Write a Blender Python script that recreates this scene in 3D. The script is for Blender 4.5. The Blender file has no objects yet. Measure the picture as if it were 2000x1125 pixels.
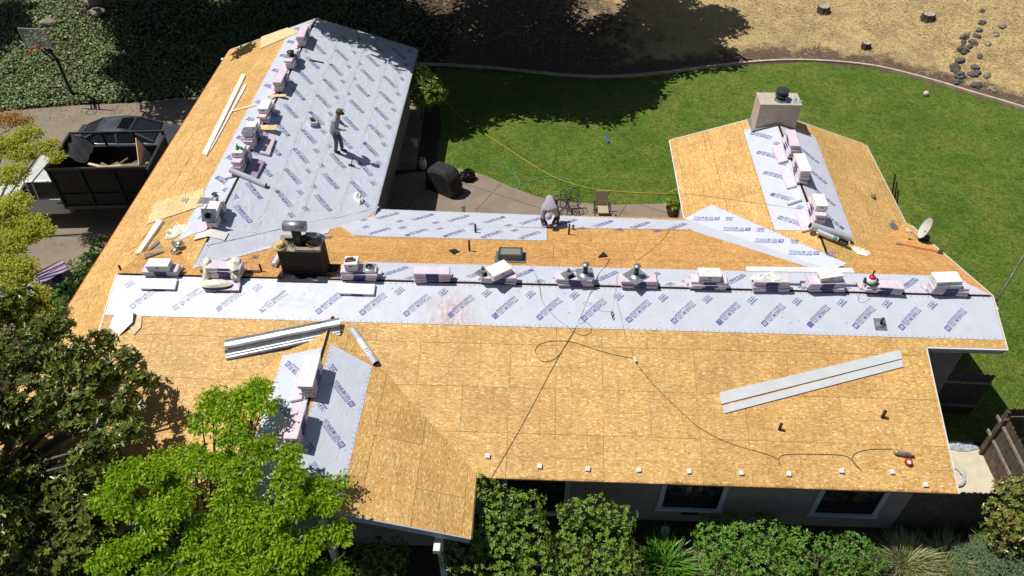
import bpy, bmesh, math, random
from mathutils import Vector, Matrix, noise
R = random.Random(11)
S = bpy.context.scene
C = S.collection
rad = math.radians
# ---------------- camera
FWD = Vector((-0.031896, 0.714629, -0.698776)); RGT = Vector((0.999171, 0.040506, -0.004183)); UPV = Vector((-0.025315, 0.69833, 0.715328))
CAM = Vector((1.5535, -15.5822, 15.0663)); FPX = 1512.0
cd = bpy.data.cameras.new('camera'); cam = bpy.data.objects.new('camera', cd); C.objects.link(cam)
cd.sensor_width = 36; cd.lens = 36 * FPX / 2000; cd.clip_end = 500; cd.clip_start = .1
cam.matrix_world = Matrix(((RGT.x, UPV.x, -FWD.x, CAM.x), (RGT.y, UPV.y, -FWD.y, CAM.y), (RGT.z, UPV.z, -FWD.z, CAM.z), (0, 0, 0, 1)))
S.camera = cam
# ---------------- sky, sun, exposure
W = bpy.data.worlds.new('World'); S.world = W; W.use_nodes = True
SUN = Vector((.439, -.081, -.895)).normalized()          # the way the light travels
SEL = math.asin(-SUN.z); SAZ = math.atan2(-SUN.x, -SUN.y)
nt = W.node_tree; sky = nt.nodes.new('ShaderNodeTexSky'); sky.sky_type = 'NISHITA'; sky.sun_disc = False
sky.sun_elevation = SEL; sky.sun_rotation = SAZ
nt.links.new(sky.outputs[0], nt.nodes['Background'].inputs[0]); nt.nodes['Background'].inputs[1].default_value = .05
sl = bpy.data.lights.new('sun', 'SUN'); sl.energy = 4.6; sl.angle = rad(.5); sl.color = (1, .965, .9)
so = bpy.data.objects.new('sun', sl); C.objects.link(so); so.rotation_euler = SUN.to_track_quat('-Z', 'Y').to_euler(); so.location = (-8, 2, 20)
S.view_settings.view_transform = 'Standard'; S.view_settings.look = 'None'; S.view_settings.exposure = 0; S.view_settings.gamma = 1
S.view_settings.use_curve_mapping = False
S.cycles.max_bounces = 6; S.cycles.transparent_max_bounces = 6

# ---------------- where a spot of the photograph lies in the place
GZ = -4.5
def ray(px, py):
    return (FWD + RGT * ((px - 1000) / FPX) - UPV * ((py - 562.5) / FPX))
def proj(p):
    d = Vector(p) - CAM; w = d.dot(FWD)
    return (1000 + FPX * d.dot(RGT) / w, 562.5 - FPX * d.dot(UPV) / w)
def at(px, py, z=GZ):
    d = ray(px, py); return CAM + d * ((z - CAM.z) / d.z)
CURB = [at(*q) for q in [(820,128),(950,135),(1100,150),(1200,153),(1300,145),(1400,132),(1500,123),(1590,122),(1700,132),(1800,155),(1900,185),(2000,215)]]
CB = [(-60, 15.5), (-24, 15.8), (-19.5, 16.4), (-14, 17.3), (-12, 19.5), (-8, 20.8)] + [(p.x, p.y) for p in CURB] + [(26, 15.6), (30, 11), (36, 0)]
def curb_y(x):
    for (a, b), (c, d) in zip(CB, CB[1:]):
        if a <= x <= c: return b + (d - b) * (x - a) / (c - a)
    return CB[0][1] if x < CB[0][0] else -40
def ground_z(x, y):
    d = y - curb_y(x)
    if d <= 0: return GZ
    h = .16 * d if d < 40 else 6.4
    return GZ + h + .10 * min(1, d / 2) * noise.noise(Vector((x * .35, y * .35, 0)))
def atg(px, py):
    z = GZ
    for _ in range(12):
        p = at(px, py, z); z = z * .4 + ground_z(p.x, p.y) * .6
    p = at(px, py, z); return p

# ---------------- mesh builder
def frame(o, x, z):
    z = Vector(z).normalized(); x = Vector(x); x = (x - z * x.dot(z)).normalized(); y = z.cross(x)
    return Matrix(((x.x, y.x, z.x, o[0]), (x.y, y.y, z.y, o[1]), (x.z, y.z, z.z, o[2]), (0, 0, 0, 1)))
def T(x, y, z, rz=0): return Matrix.Translation((x, y, z)) @ Matrix.Rotation(rz, 4, 'Z')
class MB:
    def __init__(s): s.v = []; s.f = []; s.m = []
    def add(s, vs, fs, m=0, M=None):
        b = len(s.v); s.v += [tuple(M @ Vector(q)) if M else tuple(q) for q in vs]
        s.f += [tuple(b + i for i in f) for f in fs]; s.m += [m] * len(fs); return s
    def box(s, c, d, m=0, M=None, tp=(1, 1)):
        x, y, z = d[0] / 2, d[1] / 2, d[2] / 2; a, b = tp
        vs = [(c[0] + i * x * (a if k > 0 else 1), c[1] + j * y * (b if k > 0 else 1), c[2] + k * z) for k in (-1, 1) for j in (-1, 1) for i in (-1, 1)]
        return s.add(vs, [(0, 2, 3, 1), (4, 5, 7, 6), (0, 1, 5, 4), (2, 6, 7, 3), (0, 4, 6, 2), (1, 3, 7, 5)], m, M)
    def rbox(s, c, d, r=.01, m=0, M=None, tp=(1, 1)):            # box with chamfered edges
        bm = bmesh.new(); t = MB().box(c, d, 0, None, tp)
        vv = [bm.verts.new(q) for q in t.v]
        for f in t.f: bm.faces.new([vv[i] for i in f])
        bmesh.ops.bevel(bm, geom=bm.edges[:], offset=r, segments=1, profile=.5, affect='EDGES')
        bm.verts.index_update(); s.add([v.co[:] for v in bm.verts], [[v.index for v in f.verts] for f in bm.faces], m, M); bm.free(); return s
    def bar(s, p, q, w, h=None, m=0, up=(0, 0, 1)):
        p = Vector(p); q = Vector(q); d = q - p; u = Vector(up)
        if abs(d.normalized().dot(u)) > .98: u = Vector((1, 0, 0))
        M = frame((p + q) / 2, d, u - d.normalized() * u.dot(d.normalized()))
        return s.box((0, 0, 0), (d.length, w, h or w), m, M)
    def tube(s, path, r, n=6, m=0, cap=True, M=None):
        P = [Vector(q) for q in path]; b = []; fs = []; prev = None
        for i, p in enumerate(P):
            d = (P[min(i + 1, len(P) - 1)] - P[max(i - 1, 0)]).normalized()
            if prev is None: a = d.orthogonal().normalized()
            else:
                a = prev - d * prev.dot(d); a = a.normalized() if a.length > 1e-5 else d.orthogonal().normalized()
            prev = a; c = d.cross(a); rr = r[i] if isinstance(r, (list, tuple)) else r
            b += [p + (a * math.cos(6.28319 * k / n) + c * math.sin(6.28319 * k / n)) * rr for k in range(n)]
        for i in range(len(P) - 1):
            for k in range(n): fs.append((i * n + k, i * n + (k + 1) % n, (i + 1) * n + (k + 1) % n, (i + 1) * n + k))
        if cap: fs += [tuple(range(n - 1, -1, -1)), tuple(range((len(P) - 1) * n, len(P) * n))]
        return s.add(b, fs, m, M)
    def lathe(s, pr, n=16, m=0, M=None, cap=True):
        vs = [(r * math.cos(6.28319 * k / n), r * math.sin(6.28319 * k / n), z) for r, z in pr for k in range(n)]
        fs = [(i * n + k, i * n + (k + 1) % n, (i + 1) * n + (k + 1) % n, (i + 1) * n + k) for i in range(len(pr) - 1) for k in range(n)]
        if cap: fs += [tuple(range(n - 1, -1, -1)), tuple(range((len(pr) - 1) * n, len(pr) * n))]
        return s.add(vs, fs, m, M)
    def prism(s, pts, z0, z1, m=0, M=None):
        n = len(pts); vs = [(p[0], p[1], z0) for p in pts] + [(p[0], p[1], z1) for p in pts]
        return s.add(vs, [tuple(range(n - 1, -1, -1)), tuple(range(n, 2 * n))] + [(i, (i + 1) % n, n + (i + 1) % n, n + i) for i in range(n)], m, M)
    def blob(s, c, r, m=0, sub=2, amp=.15, fq=2., sq=(1, 1, 1), M=None):
        bm = bmesh.new(); bmesh.ops.create_icosphere(bm, subdivisions=sub, radius=1)
        o = Vector((R.random() * 50, R.random() * 50, 0)); vs = []
        for v in bm.verts:
            k = 1 + amp * noise.noise(v.co * fq + o) + amp * .5 * noise.noise(v.co * fq * 2.3 + o)
            vs.append((c[0] + v.co.x * r * k * sq[0], c[1] + v.co.y * r * k * sq[1], c[2] + v.co.z * r * k * sq[2]))
        bm.verts.index_update(); s.add(vs, [[v.index for v in f.verts] for f in bm.faces], m, M); bm.free(); return s
    def mesh(s, name, mats, smooth=False):
        me = bpy.data.meshes.new(name); me.from_pydata(s.v, [], s.f); mats = mats if isinstance(mats, (list, tuple)) else [mats]
        for q in mats: me.materials.append(q)
        if len(mats) > 1: me.polygons.foreach_set('material_index', s.m)
        if smooth: me.polygons.foreach_set('use_smooth', [True] * len(s.f))
        me.update(); return me
    def build(s, name, mats, parent=None, M=None, smooth=False, local=False):
        """mesh object. With no M its origin is moved to the base of its own verts (top-level things)."""
        if M is None and parent is None and not local and s.v:
            xs, ys, zs = zip(*s.v); o = Vector(((min(xs) + max(xs)) / 2, (min(ys) + max(ys)) / 2, min(zs)))
            s.v = [(a - o.x, b - o.y, c - o.z) for a, b, c in s.v]; M = Matrix.Translation(o)
        return link(name, s.mesh(name, mats, smooth), parent, M)
def link(name, me, parent=None, M=None):
    o = bpy.data.objects.new(name, me); C.objects.link(o)
    if parent: o.parent = parent
    if M is not None: o.matrix_local = M
    return o
def tag(o, label=None, cat=None, group=None, kind=None):
    for k, v in (('label', label), ('category', cat), ('group', group), ('kind', kind)):
        if v: o[k] = v
    return o
MATS = {}
def thing(name, label, cat, M=None, group=None):
    o = bpy.data.objects.new(name, None); C.objects.link(o); o.empty_display_size = .2
    if M is not None: M = M if isinstance(M, Matrix) else Matrix.Translation(M); o.matrix_local = M; MATS[o.name] = M
    return tag(o, label, cat, group)
KIDS = {}
def dup(o, M, label=None, group=None):
    n = o.copy(); C.objects.link(n); n.matrix_local = M
    if label: n['label'] = label
    if group: n['group'] = group
    for c in list(o.children):
        k = c.copy(); C.objects.link(k); k.parent = n
        for g in list(c.children):
            q = g.copy(); C.objects.link(q); q.parent = k
    return n

# ---------------- materials
MT = {}
class NT:
    def __init__(s, name):
        s.m = bpy.data.materials.new(name); s.m.use_nodes = True; s.t = s.m.node_tree; s.b = s.t.nodes['Principled BSDF']
        MT[name] = s.m; s.co = s.n('ShaderNodeTexCoord').outputs['Object']; s.b.inputs['Specular IOR Level'].default_value = .3
    def n(s, k, **kw):
        x = s.t.nodes.new(k)
        for a, b in kw.items(): setattr(x, a, b)
        return x
    def l(s, a, b): s.t.links.new(a, b)
    def noise(s, sc, det=3, co=None, rough=.55, out=0):
        x = s.n('ShaderNodeTexNoise'); x.inputs['Scale'].default_value = sc; x.inputs['Detail'].default_value = det; x.inputs['Roughness'].default_value = rough
        s.l(co or s.co, x.inputs['Vector']); return x.outputs[out]
    def ramp(s, v, *st):
        x = s.n('ShaderNodeValToRGB'); e = x.color_ramp.elements
        while len(e) < len(st): e.new(.5)
        for k, (p, c) in zip(e, st): k.position = p; k.color = (*c, 1) if not isinstance(c, (int, float)) else (c, c, c, 1)
        s.l(v, x.inputs[0]); return x.outputs[0]
    def mix(s, f, a, b, mode='MIX'):
        x = s.n('ShaderNodeMix', data_type='RGBA', blend_type=mode)
        for i, q in ((0, f), (6, a), (7, b)):
            if isinstance(q, (int, float)): x.inputs[i].default_value = q
            elif isinstance(q, tuple): x.inputs[i].default_value = (*q, 1)
            else: s.l(q, x.inputs[i])
        return x.outputs[2]
    def math(s, op, a, b=0.):
        x = s.n('ShaderNodeMath', operation=op)
        for i, q in ((0, a), (1, b)):
            if isinstance(q, (int, float)): x.inputs[i].default_value = q
            else: s.l(q, x.inputs[i])
        return x.outputs[0]
    def mapv(s, sc, rot=0, co=None):
        x = s.n('ShaderNodeMapping'); x.inputs['Scale'].default_value = sc; x.inputs['Rotation'].default_value = (0, 0, rot)
        s.l(co or s.co, x.inputs['Vector']); return x.outputs[0]
    def shift(s, k=37.):
        """object coordinates moved by a random amount per object, so that copies do not repeat"""
        i = s.n('ShaderNodeObjectInfo').outputs['Random']; c = s.n('ShaderNodeCombineXYZ')
        s.l(s.math('MULTIPLY', i, k), c.inputs[0]); s.l(s.math('MULTIPLY', i, k * 1.7), c.inputs[1])
        v = s.n('ShaderNodeVectorMath', operation='ADD'); s.l(s.co, v.inputs[0]); s.l(c.outputs[0], v.inputs[1]); return v.outputs[0]
    def bump(s, h, st=.4, d=.01):
        x = s.n('ShaderNodeBump'); x.inputs['Strength'].default_value = st; x.inputs['Distance'].default_value = d
        s.l(h, x.inputs['Height']); s.l(x.outputs[0], s.b.inputs['Normal']); return s
    def out(s, col, rough=.7, metal=0.):
        if isinstance(col, tuple): s.b.inputs['Base Color'].default_value = (*col, 1)
        else: s.l(col, s.b.inputs['Base Color'])
        if isinstance(rough, (int, float)): s.b.inputs['Roughness'].default_value = rough
        else: s.l(rough, s.b.inputs['Roughness'])
        s.b.inputs['Metallic'].default_value = metal; return s
def worn(name, c, rough=.6, metal=0., sc=9., amt=.25, bump=0., bsc=60.):
    """a base colour with uneven wear"""
    q = NT(name); co = q.shift(); n = q.noise(sc, 4, co)
    col = q.ramp(n, (.3, tuple(x * (1 - amt) for x in c)), (.7, tuple(min(1, x * (1 + amt)) for x in c)))
    q.out(col, rough, metal)
    if bump: q.bump(q.noise(bsc, 3, co), bump)
    return q.m
def osb(name, stops, sheen=.0, line=.55, stain=False):
    q = NT(name); co = q.shift(60.); cur = None
    for i, (rot, sx, sy) in enumerate(((.5, 12, 42), (1.35, 13, 46), (-.75, 12, 44), (2.3, 16, 50))):
        v = q.n('ShaderNodeTexVoronoi'); v.inputs['Scale'].default_value = 1.; v.inputs['Randomness'].default_value = 1
        wob = q.n('ShaderNodeVectorMath', operation='ADD'); nn = q.n('ShaderNodeTexNoise'); nn.inputs['Scale'].default_value = 4; q.l(co, nn.inputs['Vector'])
        sc = q.n('ShaderNodeVectorMath', operation='SCALE'); sc.inputs['Scale'].default_value = .12; q.l(nn.outputs[1], sc.inputs[0])
        q.l(co, wob.inputs[0]); q.l(sc.outputs[0], wob.inputs[1])
        q.l(q.mapv((sx, sy, 1), rot, wob.outputs[0]), v.inputs['Vector'])
        sep = q.n('ShaderNodeSeparateColor'); q.l(v.outputs['Color'], sep.inputs[0])
        col = q.ramp(sep.outputs[0], *stops)
        cur = col if cur is None else q.mix(q.ramp(sep.outputs[1], (.56, 0.), (.60, 1.)), cur, col)
    big = q.ramp(q.noise(1.1, 3, co), (.3, (.86, .84, .80)), (.7, (1.1, 1.08, 1.05)))
    cur = q.mix(1., cur, big, 'MULTIPLY')
    fine = q.ramp(q.noise(90, 2, co), (.3, .82), (.7, 1.14)); cur = q.mix(1., cur, fine, 'MULTIPLY')
    # faint nailing lines printed on the sheet every 16 x 24 inches
    sp = q.n('ShaderNodeSeparateXYZ'); q.l(q.co, sp.inputs[0])
    def ln(o, per, w):
        f = q.math('FRACT', q.math('ADD', q.math('DIVIDE', o, per), 50.5)); d = q.math('ABSOLUTE', q.math('SUBTRACT', f, .5))
        return q.math('LESS_THAN', d, w / per)
    m = q.math('MAXIMUM', ln(sp.outputs[0], .4067, .0065), ln(sp.outputs[1], .61, .0065))
    brk = q.ramp(q.noise(3.5, 2, co), (.40, .2), (.6, 1.)); m = q.math('MULTIPLY', q.math('MULTIPLY', m, brk), line)
    cur = q.mix(m, cur, (.19, .07, .02))
    var = q.ramp(q.n('ShaderNodeObjectInfo').outputs['Random'], (0., (.93, .915, .90)), (.5, (.985, .98, .975)), (1., (1.03, 1.03, 1.035))); cur = q.mix(1., cur, var, 'MULTIPLY')
    spots = q.ramp(q.noise(5.2, 5, co, .7), (.66, 0.), (.74, 1.)); cur = q.mix(q.math('MULTIPLY', spots, .55), cur, (.22, .10, .035))
    if stain:                                            # water stains creeping up from the eave edge
        e = q.math('ADD', sp.outputs[1], q.math('SUBTRACT', .165, q.math('MULTIPLY', q.noise(2.6, 6, co, .8), .42))); k = q.ramp(e, (.0, 1.), (.06, 0.))
        cur = q.mix(q.math('MULTIPLY', k, .75), cur, (.16, .065, .03))
    q.out(cur, .62); q.bump(q.noise(70, 3, co), .25, .004); return q.m
OSBS = ((0., (.46, .235, .065)), (.16, (.60, .35, .115)), (.45, (.665, .41, .148)), (.80, (.72, .475, .195)), (1., (.90, .74, .45)))
OSB_BACKLIT = ((0., (.42, .17, .035)), (.2, (.58, .29, .08)), (.5, (.66, .36, .11)), (.8, (.73, .44, .165)), (1., (.86, .62, .30)))  # same boards on the back slope, their backlit look put into the colour
OSBS = tuple((p, (c[0] * .95, c[1] * .925, c[2] * .84)) for p, c in OSBS); OSB_BACKLIT = tuple((p, (c[0] * .93, c[1] * .92, c[2] * .92)) for p, c in OSB_BACKLIT)
osb('osb', OSBS); osb('osb_backlit', OSB_BACKLIT); osb('osb_eave', OSBS, stain=True)
osb('osb_pale', ((0., (.50, .36, .16)), (.3, (.72, .54, .27)), (.7, (.80, .63, .34)), (1., (.88, .74, .46))), line=0.)
def underlay(name, stain=None):
    q = NT(name); co = q.co; n = q.noise(2.2, 4, co)
    col = q.ramp(n, (.3, (.54, .57, .645)), (.7, (.60, .625, .705)))
    scuff = q.ramp(q.noise(9, 6, q.mapv((.35, 2.2, 1), .4), .75), (.60, 0.), (.72, .35)); col = q.mix(scuff, col, (.40, .40, .42))
    if stain:
        x, y, r = stain; v = q.n('ShaderNodeVectorMath', operation='DISTANCE'); v.inputs[1].default_value = (x, y, 0)
        q.l(q.mapv((1, 1, 0), 0), v.inputs[0])
        k = q.math('MULTIPLY', q.ramp(q.math('ADD', v.outputs['Value'], q.math('MULTIPLY', q.noise(3.2, 6, q.mapv((1, .6, 1), .5), .75), .0)), (r * .15, 1.), (r, 0.)), q.ramp(q.noise(3, 6, q.mapv((2.6, 1, 1), -.5), .78), (.42, 0.), (.60, 1.)))
        col = q.mix(q.math('MULTIPLY', k, .85), col, (.50, .29, .18))
    q.out(col, .42); q.bump(q.math('ADD', q.noise(3, 4, q.mapv((1, 3, 1), .35)), q.math('MULTIPLY', q.noise(26, 2), .12)), .32, .03); return q.m
underlay('underlay'); underlay('underlay_ridge', (-.85, -1.05, 1.15))
def plain(name, c, rough=.6, metal=0.):
    return NT(name).out(c, rough, metal).m
plain('ink', (.14, .14, .34), .5); plain('ink_faded', (.32, .31, .46), .5); plain('slot', (.012, .010, .009), .9)
worn('dark_deck', (.05, .03, .018), .9); worn('white_paint', (.72, .72, .70), .45, 0, 5, .07); worn('grey_paint', (.20, .21, .22), .5, 0, 4, .12)
worn('siding', (.27, .245, .225), .75, 0, 3, .12, .1); worn('stucco', (.50, .43, .34), .9, 0, 6, .10, .5, 90); worn('trim_grey', (.42, .46, .52), .5, 0, 5, .08)
worn('galv', (.60, .62, .64), .28, .9, 7, .22); worn('galv_dull', (.40, .43, .45), .45, .75, 12, .3); worn('steel_dark', (.055, .06, .065), .38, .3, 8, .3)
plain('mirror_metal', (.78, .79, .80), .12, 1.); worn('lead', (.19, .20, .215), .6, .3, 8, .3); worn('tar', (.022, .023, .024), .55, 0, 6, .5, .4)
worn('rust_pipe', (.06, .032, .022), .8, 0, 20, .5); worn('wood_brown', (.16, .085, .045), .7, 0, 10, .3); worn('wood_grey', (.24, .19, .14), .8, 0, 8, .3)
worn('plank_pale', (.72, .55, .32), .7, 0, 6, .15); worn('pink_wrap', (.70, .59, .655), .33, 0, 6, .10, .5, 22); worn('purple_wrap', (.40, .30, .42), .35, 0, 9, .25, .4, 25)
worn('white_wrap', (.78, .73, .77), .33, 0, 6, .08, .5, 22); plain('blue_label', (.035, .035, .16), .4); worn('carton', (.76, .755, .74), .6, 0, 5, .06); plain('carton_print', (.52, .52, .53), .6); plain('carton_red', (.50, .22, .21), .6)
plain('hole', (.01, .01, .01), .9); worn('bag_plastic', (.78, .74, .60), .35, 0, 9, .1, .5, 14); worn('roll_white', (.66, .68, .70), .4, 0, 5, .06)
plain('glass', (.018, .022, .026), .06); plain('black_plastic', (.012, .012, .013), .4); worn('black_cloth', (.030, .030, .031), .8, 0, 6, .35, .4, 14)
worn('rust_streak', (.50, .20, .06), .8, 0, 9, .2); plain('red_paint', (.50, .03, .03), .4); plain('green_paint', (.06, .25, .15), .4); plain('blue_paint', (.03, .12, .55), .4); plain('orange_red', (.55, .10, .04), .5)
plain('hose_green', (.10, .42, .28), .4); plain('hose_yellow', (.70, .42, .04), .5); plain('cord_dark', (.075, .085, .045), .6); plain('cord_orange', (.50, .25, .07), .6)
# ---------------- the ground
def sheet(name, pts, z, m, thick=0.):
    b = MB()
    if thick: b.prism([(p[0], p[1]) for p in pts], z - thick, z)
    else: b.add([(p[0], p[1], z) for p in pts], [tuple(range(len(pts)))])
    o = b.build(name, MT[m], local=True)
    if sum((a[0] * c[1] - c[0] * a[1]) for a, c in zip(pts, pts[1:] + pts[:1])) < 0: o.data.flip_normals()
    o['kind'] = 'structure'; return o
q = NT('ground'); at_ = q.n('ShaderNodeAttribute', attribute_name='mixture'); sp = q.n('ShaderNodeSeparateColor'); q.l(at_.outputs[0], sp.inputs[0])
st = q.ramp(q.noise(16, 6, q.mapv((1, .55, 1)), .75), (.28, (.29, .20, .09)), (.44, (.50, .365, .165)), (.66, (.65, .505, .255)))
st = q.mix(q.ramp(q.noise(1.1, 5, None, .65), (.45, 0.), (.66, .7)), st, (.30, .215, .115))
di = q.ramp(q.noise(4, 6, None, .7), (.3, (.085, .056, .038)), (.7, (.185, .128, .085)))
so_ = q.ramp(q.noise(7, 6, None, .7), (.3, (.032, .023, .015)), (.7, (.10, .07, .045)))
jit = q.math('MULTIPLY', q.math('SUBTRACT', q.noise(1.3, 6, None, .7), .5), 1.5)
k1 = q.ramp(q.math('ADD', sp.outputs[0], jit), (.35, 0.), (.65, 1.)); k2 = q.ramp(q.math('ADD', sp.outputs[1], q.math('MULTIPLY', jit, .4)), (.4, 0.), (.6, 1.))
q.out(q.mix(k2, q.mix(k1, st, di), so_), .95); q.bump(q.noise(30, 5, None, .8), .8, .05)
GX = [-300, -120, -60] + [-42 + .6 * i for i in range(146)] + [60, 120, 300]; GY = [-200, -60] + [-24 + .6 * i for i in range(136)] + [70, 120, 300]
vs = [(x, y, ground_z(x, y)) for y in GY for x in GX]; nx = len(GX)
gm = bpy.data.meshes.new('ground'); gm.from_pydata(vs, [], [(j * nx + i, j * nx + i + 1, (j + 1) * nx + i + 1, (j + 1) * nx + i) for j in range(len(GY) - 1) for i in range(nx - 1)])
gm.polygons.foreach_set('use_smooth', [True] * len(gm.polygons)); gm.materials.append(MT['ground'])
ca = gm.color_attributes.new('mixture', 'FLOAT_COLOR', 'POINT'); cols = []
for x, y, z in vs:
    d = y - curb_y(x); dirt_shade = max(0., 1.05 - d / 2.3) if x > 2 else max(.25, 1.1 - d / 7.)
    dirt_shade = max(dirt_shade, .74 * min(1., max(0., (10.5 + 2.2 * noise.noise(Vector((x * .25, y * .25, 9))) - x) / 6.)))  # tree shade put into the colour too: dark dirt widened over that ground
    cols += [dirt_shade, 1. if (d < -.3 and (y < 3 or x < 0)) or (x < -3 and d > -1) else 0., 0, 1]
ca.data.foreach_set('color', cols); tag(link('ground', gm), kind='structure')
q = NT('lawn'); n1 = q.noise(.55, 4, None, .6); n2 = q.noise(30, 5, q.mapv((1.4, 1, 1), .5), .8); n3 = q.noise(3.2, 4, None, .6)
c = q.ramp(n2, (.30, (.030, .074, .004)), (.52, (.082, .160, .010)), (.72, (.165, .245, .026)))
c = q.mix(q.ramp(n1, (.40, 0.), (.60, .85)), c, q.ramp(n2, (.3, (.075, .115, .009)), (.7, (.235, .27, .045))))
c = q.mix(q.ramp(n3, (.50, 0.), (.68, .55)), c, (.035, .075, .010)); c = q.mix(q.ramp(q.noise(1.3, 5, q.mapv((1, 2.2, 1), .8), .7), (.56, 0.), (.72, .6)), c, (.17, .185, .05))
c = q.mix(1., c, q.ramp(q.noise(7.5, 5, q.mapv((1, 1.5, 1), .3), .75), (.34, (.50, .56, .50)), (.5, (1., 1., 1.)), (.66, (1.5, 1.42, 1.3))), 'MULTIPLY'); q.out(c, .8); q.bump(q.noise(46, 4, None, .8), .9, .04)
LAWN = [at(850, 131), at(862, 250), at(847, 336), (-2, 4), (11.6, 3.4), (12.7, .4), (12.9, -1.6), (15.0, -1.7), (18.5, -6), (34, -6)] + [(p[0], p[1]) for p in reversed(CB) if -3.5 < p[0] < 33]
LAWN = [(p[0], p[1]) for p in LAWN]
sheet('lawn', LAWN, GZ + .012, 'lawn')
q = NT('concrete'); n = q.noise(1.4, 5, None, .65); c = q.ramp(n, (.3, (.215, .165, .125)), (.7, (.30, .235, .18)))
c = q.mix(q.ramp(q.noise(60, 3), (.62, 0.), (.72, .25)), c, (.45, .38, .29))
sp = q.n('ShaderNodeSeparateXYZ'); q.l(q.mapv((1, 1, 1), .45), sp.inputs[0])
def joint(o, per, w=.02): return q.math('LESS_THAN', q.math('ABSOLUTE', q.math('SUBTRACT', q.math('FRACT', q.math('ADD', q.math('DIVIDE', o, per), 50.3)), .5)), w / per)
c = q.mix(q.math('MULTIPLY', q.math('MAXIMUM', joint(sp.outputs[0], 2.6), joint(sp.outputs[1], 2.1)), .65), c, (.07, .05, .04)); q.out(c, .85); q.bump(q.noise(80, 3), .3)
q = NT('driveway'); n = q.noise(.9, 6, None, .65); c = q.ramp(n, (.3, (.20, .163, .118)), (.7, (.29, .24, .18)))
c = q.mix(q.ramp(q.noise(26, 3, None, .7), (.64, 0.), (.70, .6)), c, (.42, .35, .24)); c = q.mix(q.ramp(q.noise(5, 5, q.mapv((.3, 1, 1)), .7), (.6, 0.), (.7, .4)), c, (.11, .09, .07)); q.out(c, .85); q.bump(q.noise(60, 3), .3)
PATIO = [(-4.7, 4.6), (-4.7, 11)] + [at(*p) for p in [(848,334),(900,331),(950,345),(1000,368),(1050,386),(1100,396),(1200,402),(1345,398)]] + [(7.2, 4.6)]
sheet('patio', PATIO, GZ + .05, 'concrete', .06)
sheet('path', [at(*p) for p in [(772,332),(812,332),(838,150),(812,150)]], GZ + .03, 'concrete', .04)
DRIVE = [(-60, 15.2), at(-80, 226), at(60, 214), at(150, 207), at(260, 202), at(345, 193), at(430, 190), (-12.4, 16.8), (-12.4, 3.6)] + [at(*p) for p in [(215,468),(190,500),(110,575),(40,640)]] + [(-24, -3), (-60, -3)]
sheet('driveway', DRIVE, GZ + .03, 'driveway', .05)
sheet('front_path', [at(*p) for p in [(1355,1078),(1400,1085),(1500,1150),(1420,1180)]], GZ + .03, 'concrete', .05)
# concrete mowing kerb round the lawn
b = MB(); pts = [Vector((x, y, 0)) for x, y in CB if -9 < x < 33]; fine = []
for i in range(len(pts) - 1):
    p0, p1, p2, p3 = pts[max(i - 1, 0)], pts[i], pts[i + 1], pts[min(i + 2, len(pts) - 1)]
    for k in range(5):
        t = k / 5; fine.append(.5 * (2 * p1 + (p2 - p0) * t + (2 * p0 - 5 * p1 + 4 * p2 - p3) * t * t + (3 * p1 - p0 - 3 * p2 + p3) * t ** 3))
worn('kerb', (.52, .43, .32), .85, 0, 3, .2)
for i in range(len(fine) - 1):
    p, w = fine[i], fine[i + 1]; d = (w - p).normalized(); nn = Vector((-d.y, d.x, 0)); p = p + d * .006; z = GZ + .13
    b.add([(p + nn * .13).to_tuple()[:2] + (z,), p.to_tuple()[:2] + (z,), w.to_tuple()[:2] + (z,), (w + nn * .13).to_tuple()[:2] + (z,),
           p.to_tuple()[:2] + (GZ - .1,), w.to_tuple()[:2] + (GZ - .1,), (p + nn * .13).to_tuple()[:2] + (GZ - .1,), (w + nn * .13).to_tuple()[:2] + (GZ - .1,)],
          [(0, 1, 2, 3), (1, 4, 5, 2), (6, 0, 3, 7)])
o = b.build('kerb', MT['kerb'], local=True); o['kind'] = 'structure'

# ---------------- the house: five roof slopes groups
class Slope:
    def __init__(s, o, u, v): s.o = Vector(o); s.u = Vector(u).normalized(); s.v = Vector(v).normalized(); s.n = s.u.cross(s.v)
    def P(s, u, v, n=0.): return s.o + s.u * u + s.v * v + s.n * n
    def M(s, u, v, n=0., rot=0.):
        p = s.P(u, v, n); return Matrix(((s.u.x, s.v.x, s.n.x, p.x), (s.u.y, s.v.y, s.n.y, p.y), (s.u.z, s.v.z, s.n.z, p.z), (0, 0, 0, 1))) @ Matrix.Rotation(rot, 4, 'Z')
    def uv(s, px, py, n=0.):
        d = ray(px, py); o = s.o + s.n * n; t = (o - CAM).dot(s.n) / d.dot(s.n); q = CAM + d * t - s.o; return (q.dot(s.u), q.dot(s.v))
    def px(s, px, py, n=0.): return s.P(*s.uv(px, py), n)
    def at(s, px, py, n=0., rot=0.): return s.M(*s.uv(px, py), n, rot)
MF = Slope((0, 0, 0), (1, 0, 0), (0, 1, .337)); MBK = Slope((0, 0, 0), (-1, 0, 0), (0, -1, .331))
LR = Slope((-8.404, 0, -.169), (0, 1, 0), (-1, 0, .317)); LL = Slope((-8.404, 0, -.169), (0, -1, 0), (1, 0, .364))
RR = Slope((10.216, 0, -.434), (0, 1, 0), (-1, 0, .348)); RL = Slope((10.216, 0, -.434), (0, -1, 0), (1, 0, .348))
FR = Slope((-4.031, 0, -.35), (0, 1, 0), (-1, 0, .323)); FL = Slope((-4.031, 0, -.35), (0, -1, 0), (1, 0, .323))
house = thing('house', 'long low ranch house with its roof stripped to bare sheathing', 'house', (0, 0, GZ))
HM = Matrix.Translation((0, 0, -GZ))                  # world -> house
def hpart(name, b, m, M=None, smooth=False):
    return b.build(name, MT[m] if isinstance(m, str) else [MT[k] for k in m], house, HM @ M if M is not None else HM, smooth)
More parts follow.
